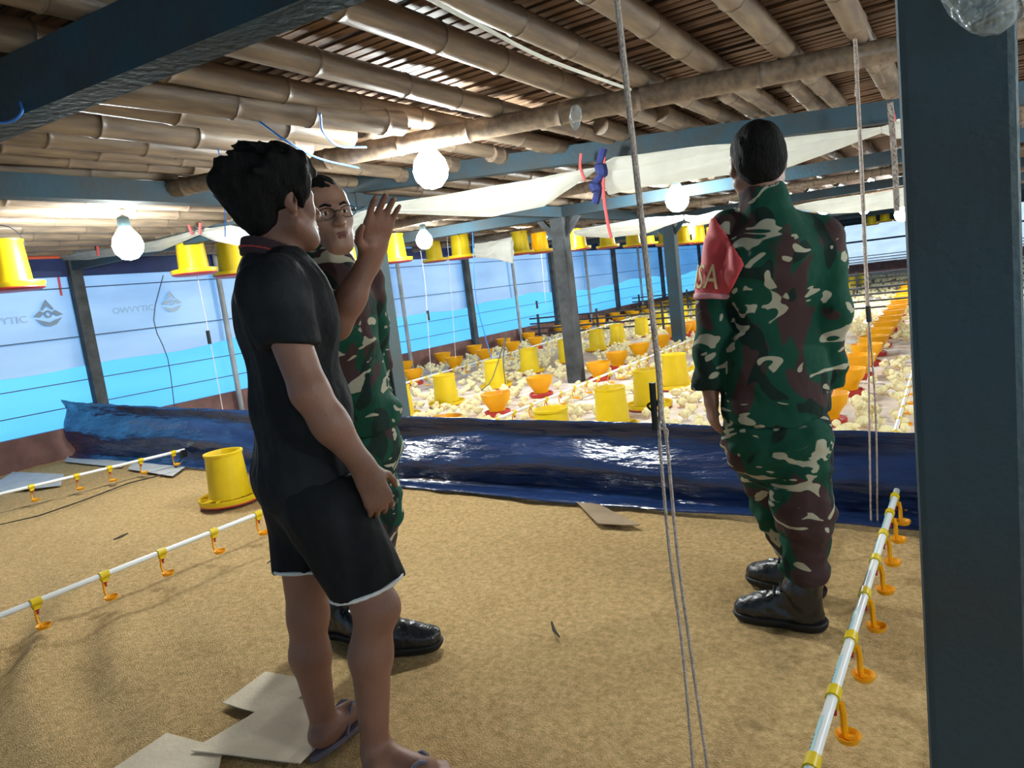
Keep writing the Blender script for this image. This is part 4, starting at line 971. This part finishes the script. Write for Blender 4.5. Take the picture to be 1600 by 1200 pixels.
# legs
hB, tB = on_z(490, 1178, .02), on_z(566, 1108, .02); dB = nrm(tB - hB); oB = np.linalg.norm(hB[:2]) - np.linalg.norm(base[:2]) + .05
hN, tN = on_z(570, 1222, .02), on_z(705, 1214, .02); dN = nrm(tN - hN); oN = np.linalg.norm(hN[:2]) - np.linalg.norm(base[:2]) + .03
hipB, kneeB, ankB = at(474, 790, .09), at(480, 962, oB + .0), at(508, 1140, oB)
hipN, kneeN, ankN = at(512, 790, -.09), at(586, 950, oN - .02), at(586, 1172, oN)
for hp_, kn_, an_, hl, dr in ((hipB, kneeB, ankB, hB, dB), (hipN, kneeN, ankN, hN, dN)):
    S.cap(hp_, kn_, .088, .054, .04); mid = kn_ * .68 + an_ * .32; bk = -nrm(V(dr[0], dr[1], 0)) * .012
    S.cap(kn_, mid + bk, .052, .056, .03); S.cap(mid + bk, an_, .055, .036, .03); S.ell(kn_ + nrm(V(dr[0], dr[1], 0)) * .02, (.045, .045, .05), .03)
    z0 = V(0, 0, .032); hl = V(hl[0], hl[1], 0); sd = np.cross(V(0, 0, 1), nrm(V(dr[0], dr[1], 0))); dr = nrm(V(dr[0], dr[1], 0))
    S.cap(an_, hl + dr * .045 + V(0, 0, .055), .036, .034, .02); S.cap(hl + dr * .04 + V(0, 0, .05), hl + dr * .17 + V(0, 0, .045), .032, .036, .03, (V(0, 0, 1), .75)); S.cap(an_ + dr * .01, hl + dr * .16 + V(0, 0, .055), .032, .026, .03)
    for i, b_ in enumerate((-.032, -.014, .002, .017, .031)):
        ln = (.062, .064, .06, .052, .042); ln = ln if np.cross(dr, nA)[2] > 0 else ln
        S.cap(hl + dr * .18 + sd * b_ + V(0, 0, .040), hl + dr * (.185 + ln[i] * .9) + sd * b_ * 1.1 + V(0, 0, .036), .0105, .0085, .005)
S.mesh('body', SKIN, man, off)
face_bits(hc, fr, 1.0, man, off)
# hair
r_, f_, u_ = fr; Lh = lambda x, y, z: hc + r_ * x + f_ * y + u_ * z
H = Solid(hc - .24, hc + .24, .006)
H.ell(Lh(0, -.015, .065), (.092, .108, .088), .02, [r_, f_, u_]); H.ell(Lh(0, -.068, .03), (.078, .070, .085), .03, [r_, f_, u_]); H.ell(Lh(0, -.058, -.030), (.058, .044, .050), .03, [r_, f_, u_])
H.ell(Lh(0, -.125, .065), (.055, .045, .045), .03, [r_, f_, u_]); H.ell(Lh(0, .060, .085), (.072, .042, .048), .03, [r_, f_, u_])
for s in (-1, 1): H.ell(Lh(s * .070, .005, .045), (.022, .062, .055), .03, [r_, f_, u_]); H.ell(Lh(s * .078, .030, .012), (.008, .012, .03), .01, [r_, f_, u_])
for i in range(46):
    a = R_.uniform(0, 6.28); e = R_.uniform(.1, 1.4); q = Lh(.092 * math.cos(a) * math.cos(e), -.02 + .12 * math.sin(a) * math.cos(e), .065 + .095 * math.sin(e)); dq = nrm(q - Lh(0, 0, .03)) * R_.uniform(.004, .012) - f_ * .022 - r_ * R_.uniform(-.015, .015); H.cap(q - dq * .7 - u_ * .006, q + dq * .8, .013, .007, .014)
for s in (-1, 1): H.ell(Lh(s * .092, .004, -.008), (.022, .024, .034), .008, [r_, f_, u_], sub=True)
H.ripple(.0022, 90, 5, (1, 1, .4)); H.mesh('hair', HAIR, man, off)
# shorts
T = Solid(lo, hi, .0075); T.D[:] = .25
def leg_cloth(hp_, kn_, hem, r0, r1, kk, extra=0):
    d_ = nrm(kn_ - hp_); Q = T.blank(); Q.cap(hp_, hp_ + d_ * (kk + .1), r0 + extra, r1 + extra, .02); return Q, d_
hemB, hemN = at(478, 888, oB * .8), at(574, 916, oN * .8)
upB = nrm(hemB - hipB); upN = nrm(nrm(hemN - hipN) + V(0, 0, -.12) - rA * .10)
def shorts_shape(e):
    Q1 = T.blank(); Q1.cap(hipB, hemB + nrm(hemB - hipB) * .1, .112 + e, .079 + e, .02); Q1.cut(hemB, upB)
    Q2 = T.blank(); Q2.cap(hipN, hemN + nrm(hemN - hipN) * .1, .114 + e, .097 + e, .02); Q2.cut(hemN, upN)
    Q1.join(Q2, .02); W_ = T.blank(); W_.ell(pelv + V(0, 0, -.02), (.172 + e, .128 + e, .15 + e), .02, bax); Q1.join(W_, .05); Q1.cut(at(480, 735, 0), (0, 0, 1)); return Q1
Q = shorts_shape(0); Q.ripple(.0035, 28, 8, (1, 1, .5)); sh = Q.mesh('shorts', BLACKSHORT, man, off)
for hm, up_, hp_, r_e in ((hemB, upB, hipB, .079), (hemN, upN, hipN, .097)):
    Q = Solid(hm - .16, hm + .16, .005); d_ = nrm(hm - hp_); Q.cap(hp_, hm + d_ * .1, .1165, r_e + .0045, .02); Q.cut(hm + up_ * .002, up_); Q.cut(hm - up_ * .010, -up_); tag(Q.mesh('hem_trim', WHITEHEM, sh, off), 'white trim round the hem')
# polo shirt
Q = T.blank(); e = .016
Q.cap(shN, shF, .070, .070, .04); Q.ell(chest, (.172, .128, .205), .05, bax); Q.ell(belly, (.168, .130, .19), .06, bax); Q.ell(at(478, 745, 0), (.180, .140, .15), .06, bax); Q.cap(nk1, at(432, 450, 0), .075, .11, .04)
sN = T.blank(); sN.cap(shN, shN + (elN - shN) * .85, .076, .073, .02); sN.cut(at(463, 540, -.2), nrm(nrm(elN - shN) - rA * .28)); sF = T.blank(); sF.cap(shF, elF, .072, .068, .02); sF.cut(shF + (elF - shF) * .72, elF - shF)
Q.join(sN, .02); Q.join(sF, .02); Q.cut(at(470, 787, 0), (0, 0, -1)); Q.cut(at(425, 392, 0), V(0, 0, 1) + f_body * .1); Q.ripple(.0042, 20, 9, (1, 1, .7))
sh = Q.mesh('polo_shirt', BLACKCLOTH, man, off)
cn = nrm(V(0, 0, 1) + f_body * .42)
Q = Solid(nk1 - .2, nk1 + .2, .006); Q.cap(at(428, 440, 0), at(423, 370, 0), .085, .068, .02, (f_body, 1.12)); Q.cut(at(421, 383, 0), cn); Q.cut(at(428, 412, 0), -cn); Q.cap(at(428, 440, 0), at(423, 360, 0), .060, .058, .005, sub=True); cl = Q.mesh('collar', COLLARM, sh, off)
Q = Solid(nk1 - .2, nk1 + .2, .005); Q.cap(at(428, 440, 0), at(423, 370, 0), .0885, .0715, .02, (f_body, 1.12)); Q.cut(at(427, 399.5, 0), cn); Q.cut(at(427, 404, 0), -cn); Q.cap(at(428, 440, 0), at(423, 360, 0), .066, .064, .005, sub=True); tag(Q.mesh('collar_stripe', STRIPE, sh, off), 'red stripe along the collar')
# flip flops
for hl, dr in ((hB, dB), (hN, dN)):
    dr = nrm(V(dr[0], dr[1], 0)); sd = np.cross(V(0, 0, 1), dr); hl = V(hl[0], hl[1], 0); b = MB(); k = 24; prof = []
    for i in range(k):
        a = 2 * math.pi * i / k; x = .122 + .137 * math.cos(a); w2 = (.036 + .012 * math.cos(a)) * math.sin(a); prof.append(hl + dr * x + sd * w2 * 1.08)
    vs = [p + V(0, 0, z) for z in (.002, .018) for p in prof]
    b.add(vs, [tuple(range(k - 1, -1, -1)), tuple(range(k, 2 * k))] + [(i, (i + 1) % k, k + (i + 1) % k, k + i) for i in range(k)])
    b.v = [q - off for q in b.v]; fo = link('flip_flop', b.mesh('flip_flop', FLIP), man)
    b = MB()
    for s in (-1, 1): b.tube(smooth_pts([hl + dr * .20 + V(0, 0, .03) - off, hl + dr * .165 + sd * s * .02 + V(0, 0, .084) - off, hl + dr * .10 + sd * s * .042 + V(0, 0, .02) - off], 4), .006, 6)
    link('strap', b.mesh('strap', FLIP), fo)

# ================= the soldier with the armband
base = on_z(1240, 980); at, nA, rA = upright(base); off = V(base[0], base[1], 0)
sol = empty('person', tuple(off)); tag(sol, 'soldier in camouflage seen from behind, with red armband and black boots', 'person')
f_body = nrm(nA * math.cos(.42) - rA * math.sin(.42)); l_body = nrm(np.cross(V(0, 0, 1), f_body)); bax = [l_body, f_body, V(0, 0, 1)]
f_head = nrm(nA * math.cos(.18) - rA * math.sin(.18)); fr = frame(f_head)
hc = at(1184, 256, .0); lo = np.min([at(1060, 190, -.4), at(1340, 1000, .5), at(1060, 1000, .5), at(1340, 400, -.4)], 0) - .05; hi = np.max([at(1060, 190, .5), at(1340, 200, .5), at(1340, 200, -.4), at(1060, 300, -.4)], 0) + .05; lo[2] = -.02; hi[2] = 1.75
S = Solid(lo, hi, .006); head(S, hc, fr, .98); S.cap(at(1187, 275, 0), at(1196, 335, 0), .056, .066, .03)
chest, belly, pelv = at(1212, 430, 0), at(1212, 560, 0), at(1212, 660, 0)
shL, shR = at(1140, 364, .02), at(1282, 372, .06)
elL, wrL = at(1121, 490, -.02), at(1110, 606, -.04)
elR, wrR = at(1296, 495, .02), at(1290, 600, .10)
S.cap(shL, shR, .05, .05, .04); S.ell(chest, (.155, .10, .2), .04, bax); S.ell(belly, (.145, .10, .18), .05, bax); S.ell(pelv, (.15, .11, .12), .05, bax)
S.cap(shL, elL, .045, .04, .03); S.cap(elL, wrL, .04, .027, .02); S.cap(shR, elR, .045, .04, .03); S.cap(elR, wrR, .04, .027, .02)
hand(S, wrL + V(0, 0, -.015), at(1116, 680, -.05) - wrL, rA * .7 + nA * .3, nA * .5 - rA * .9, 1.0, .30)
hand(S, wrR, wrR - elR + nA * .06, -rA, nA, .95, .3)
hNb, tNb = on_z(1296, 984), on_z(1150, 962); hFb, tFb = on_z(1292, 935), on_z(1168, 905)
dNb, dFb = nrm(tNb - hNb), nrm(tFb - hFb); oN = np.linalg.norm(hNb[:2]) - np.linalg.norm(base[:2]); oF = np.linalg.norm((hFb + dFb * .05)[:2]) - np.linalg.norm(base[:2])
tN_, tF_ = at(1262, 905, oN + .02), at(1250, 870, oF)
hpN, hpF = at(1246, 690, -.04), at(1190, 690, .06); knN, knF = at(1254, 800, -.02), at(1216, 790, oF * .55)
S.cap(hpN, knN, .09, .06, .03); S.cap(knN, tN_, .055, .04, .03); S.cap(hpF, knF, .09, .06, .03); S.cap(knF, tF_, .055, .04, .03)
S.mesh('body', SKIN, sol, off)
H = Solid(hc - .2, hc + .2, .006); r_, f_, u_ = fr; Lh = lambda x, y, z: hc + .98 * (r_ * x + f_ * y + u_ * z)
H.ell(Lh(0, -.018, .040), (.083, .098, .092), .02, [r_, f_, u_]); H.ell(Lh(0, -.055, -.005), (.074, .054, .068), .03, [r_, f_, u_]); H.cut(Lh(0, .065, .03), f_ - u_ * .5); H.cut(Lh(0, -.1, -.062), -u_ - f_ * .15)
for s in (-1, 1): H.ell(Lh(s * .086, .0, -.01), (.02, .03, .04), .01, [r_, f_, u_], sub=True)
H.ripple(.0012, 120, 6); H.mesh('hair', HAIR, sol, off)
face_bits(hc, fr, .98, sol, off)
T = Solid(lo, hi, .0075)
# trousers
Q = T.blank(); Q.ell(pelv + V(0, 0, -.03), (.185, .135, .17), .03, bax); a = T.blank(); a.cap(hpN, knN, .112, .092, .03); a.cap(knN, tN_ + V(0, 0, .02), .093, .076, .03); a.ell(tN_ + V(0, 0, .035), (.078, .078, .045), .03); a.cut(tN_ - V(0, 0, .012), (0, 0, -1))
b = T.blank(); b.cap(hpF, knF, .112, .092, .03); b.cap(knF, tF_ + V(0, 0, .02), .093, .074, .03); b.ell(tF_ + V(0, 0, .035), (.076, .076, .045), .03); b.cut(tF_ - V(0, 0, .012), (0, 0, -1)); a.join(b, .015); Q.join(a, .03); Q.cut(at(1212, 600, 0), (0, 0, 1)); Q.ripple(.006, 20, 12, (.7, .7, 1.4)); Q.mesh('trousers', CAMO, sol, off)
# jacket
Q = T.blank(); Q.cap(shL, shR, .070, .072, .04); Q.ell(chest, (.178, .125, .215), .05, bax); Q.ell(belly, (.178, .128, .2), .06, bax); Q.ell(at(1214, 640, 0), (.188, .142, .16), .06, bax); Q.cap(at(1196, 335, 0), at(1204, 380, 0), .078, .13, .05)
a = T.blank(); a.cap(shL, elL, .078, .070, .03); a.cap(elL, wrL, .070, .058, .03); a.cut(wrL + (wrL - elL) * .02, wrL - elL); b = T.blank(); b.cap(shR, elR, .074, .064, .03); b.cap(elR, wrR, .064, .054, .03); b.cut(wrR, wrR - elR)
Q.cut(at(1214, 652, 0), V(0, 0, -1)); Q.join(a, .012); Q.join(b, .012); c2 = T.blank(); c2.cap(at(1194, 320, 0), at(1190, 300, 0), .078, .070, .01); c2.cut(at(1190, 292, 0), V(0, 0, 1) + f_body * .25); c2.cap(at(1194, 320, 0), at(1186, 270, 0), .057, .057, .004, sub=True); Q.join(c2, .01)
Q.ripple(.0055, 19, 14, (.8, .8, 1.3)); jk = Q.mesh('jacket', CAMO, sol, off)
# armband: red cloth wrapped round the upper left sleeve
axd = nrm(elL - shL); out = nrm(-rA)
jacket_field = Q
def band(e, grow):
    B = T.blank(); B.D = jacket_field.D - (.005 + e)
    B.cut(at(1128, 465 + grow, -.1), nrm(axd + rA * .06)); B.cut(at(1165, 412 , -.1), nrm(rA * 1.0 + V(0, 0, 1) * .53)); B.cut(at(1165 + grow, 412, -.1), nrm(rA - V(0, 0, 1) * .60)); B.cut(at(1124, 336, -.1), V(0, 0, 1)); return B
Q = band(0, 0); ab = Q.mesh('armband', BAND, jk, off); tag(ab, 'red armband with pale lettering round the left sleeve')
Q = band(.003, 2); Q.cut(at(1127, 457, -.1), -axd); Q.mesh('armband_edge', BANDEDGE, ab, off)
for k_, M1, s0, dz in ((0, LETTER, 1.0, 0.0),):
    tv, tf = flat_text('BABINSA', .10, .004); tv[:, 0] -= tv[:, 0].max()
    fw_ = nrm(np.cross(axd, np.cross(-nA, axd))); c0 = shL + axd * ((at(1118, 456, 0) - shL) @ axd); rad = .0865; side0 = nrm(np.cross(axd, fw_))
    if side0 @ rA > 0: side0 = -side0
    A0 = math.radians(4)   # right end of the word, measured from facing the viewer towards the outer side
    P = []
    for x, y, z in tv:
        ang = A0 + (-x * .80) / rad; rr = rad + z; P.append(c0 - axd * (y * 1.15) + rr * (fw_ * math.cos(ang) + side0 * math.sin(ang)))
    b = MB().add(np.array(P) - off, tf); tag(link('lettering', b.mesh('lettering', M1, smooth=False), ab), 'pale yellow lettering on the armband')
# pouch
Q = Solid(at(1296, 700, 0) - .15, at(1296, 700, 0) + .15, .007); Q.cap(at(1292, 682, .03), at(1292, 722, .03), .035, .035, .01, (rA, .6)); Q.mesh('pouch', BLACKCLOTH, sol, off)
boot(hNb, dNb, sol, off, tN_ + V(0, 0, .03), 1.06); boot(hFb, dFb, sol, off, tF_ + V(0, 0, .03), 1.06)

# ================= the soldier with glasses
base = on_z(600, 1008); at, nA, rA = upright(base); off = V(base[0], base[1], 0)
sol = empty('person', tuple(off)); tag(sol, 'soldier in camouflage with glasses, standing behind the man in shorts', 'person')
f_body = nrm(-nA * math.cos(.75) + rA * math.sin(.75)); l_body = nrm(np.cross(V(0, 0, 1), f_body)); bax = [l_body, f_body, V(0, 0, 1)]
f_head = nrm(-nA * math.cos(.42) + rA * math.sin(.42) - V(0, 0, .02)); fr = frame(f_head, V(0, 0, 1) - rA * .10)
dM = -.22
hc = at(506, 338, dM); lo = np.min([at(420, 265, -.55), at(700, 1030, -.4), at(420, 1030, .4), at(690, 400, .4)], 0) - .05; hi = np.max([at(420, 265, .4), at(700, 265, .4), at(690, 265, -.55), at(420, 300, -.5)], 0) + .05; lo[2] = -.02; hi[2] = 1.85
SCH = 1.04
S = Solid(lo, hi, .006); head(S, hc, fr, SCH); S.cap(at(506, 360, dM), at(510, 425, dM), .058, .068, .03)
chest, belly, pelv = at(520, 500, dM * .8), at(545, 600, dM * .5), at(556, 690, dM * .3)
rgt_ = -l_body
shR, shL = chest + rgt_ * .165 + V(0, 0, .115), chest + l_body * .165 + V(0, 0, .115)
elR, wrR = shR + V(0, 0, -.28) - f_body * .02, shR + V(0, 0, -.50) + f_body * .10
elL, wrL = at(585, 560, .10), at(592, 655, .06)
S.cap(shL, shR, .05, .05, .04); S.ell(chest, (.155, .10, .2), .04, bax); S.ell(belly, (.145, .10, .18), .05, bax); S.ell(pelv, (.15, .11, .12), .05, bax)
for a, b, c in ((shL, elL, wrL), (shR, elR, wrR)): S.cap(a, b, .045, .04, .03); S.cap(b, c, .04, .027, .02)
hand(S, wrL, wrL - elL, -rA, f_body, .95, .3); hand(S, wrR, wrR - elR, -l_body * -1, f_body, .95, .3)
hA, tA = on_z(560, 1024), on_z(668, 1012); hB_, tB_ = on_z(505, 985), on_z(560, 998); dA, dB_ = nrm(tA - hA), nrm(tB_ - hB_)
aA, aB = hA + dA * .07 + V(0, 0, .24), hB_ + dB_ * .07 + V(0, 0, .24)
hpA, hpB = at(570, 720, -.02), at(535, 720, .0); knA, knB = (hpA + aA) * .5 + f_body * .02 + V(0, 0, .06) + rA * .035, (hpB + aB) * .5 + V(0, 0, .06)
for a, b, c in ((hpA, knA, aA), (hpB, knB, aB)): S.cap(a, b, .09, .06, .03); S.cap(b, c, .055, .04, .03)
S.mesh('body', SKIN2, sol, off); face_bits(hc, fr, SCH, sol, off, glasses=True)
H = Solid(hc - .2, hc + .2, .006); r_, f_, u_ = fr; Lh = lambda x, y, z: hc + SCH * (r_ * x + f_ * y + u_ * z)
H.ell(Lh(0, -.020, .045), (.084, .098, .088), .02, [r_, f_, u_]); H.ell(Lh(0, -.055, -.0), (.076, .054, .075), .03, [r_, f_, u_]); H.cut(Lh(0, .084, .060), f_ - u_ * 1.0); H.cut(Lh(0, .0, .0), -u_ + f_ * .75)
for s in (-1, 1): H.ell(Lh(s * .086, .0, -.01), (.02, .03, .036), .01, [r_, f_, u_], sub=True)
H.ripple(.0015, 110, 7); H.mesh('hair', HAIR, sol, off)
T = Solid(lo, hi, .0075); Q = T.blank(); Q.ell(pelv + V(0, 0, -.03), (.18, .135, .17), .03, bax); a = T.blank(); a.cap(hpA, knA, .108, .088, .03); a.cap(knA, aA, .09, .073, .03); a.ell(aA, (.076, .076, .05), .03); a.cut(aA - V(0, 0, .04), (0, 0, -1)); b = T.blank(); b.cap(hpB, knB, .108, .088, .03); b.cap(knB, aB, .09, .073, .03); b.ell(aB, (.076, .076, .05), .03); b.cut(aB - V(0, 0, .04), (0, 0, -1)); a.join(b, .015); Q.join(a, .03); Q.cut(at(550, 630, 0), (0, 0, 1)); Q.ripple(.006, 20, 22, (.7, .7, 1.4)); Q.mesh('trousers', CAMO, sol, off)
Q = T.blank(); Q.cap(shL, shR, .068, .068, .04); Q.ell(chest, (.176, .125, .21), .05, bax); Q.ell(belly, (.172, .128, .2), .06, bax); Q.ell(at(560, 665, dM * .3), (.178, .14, .15), .06, bax); Q.cap(at(508, 405, dM), at(512, 450, dM), .080, .13, .05); Q.cut(at(560, 676, -.1), V(0, 0, -1))
for p0, p1, p2 in ((shL, elL, wrL), (shR, elR, wrR)):
    a = T.blank(); a.cap(p0, p1, .072, .064, .03); a.cap(p1, p2, .064, .054, .03); a.cut(p2, p2 - p1); Q.join(a, .012)
c2 = T.blank(); c2.cap(at(508, 410, dM), at(507, 385, dM), .082, .074, .01); c2.cut(at(507, 392, dM), V(0, 0, 1) - f_body * -.55); c2.cap(at(508, 420, dM), at(506, 350, dM), .060, .060, .004, sub=True); Q.join(c2, .01)
Q.ripple(.0055, 19, 24, (.8, .8, 1.3)); jk = Q.mesh('jacket', CAMO, sol, off)
b = MB().tube([p - off for p in smooth_pts([at(556, 455, .02), at(580, 500, .06), at(600, 550, .08), at(611, 610, .08), at(616, 660, .06)])], [.016] * 24 + [.02], 8); link('black_edge_tube', b.mesh('black_edge_tube', BLACKCLOTH), sol)  # black cloth tube following the outer edge of the jacket
boot(hA, dA, sol, off, aA, 1.06); boot(hB_, dB_, sol, off, aB, 1.06)
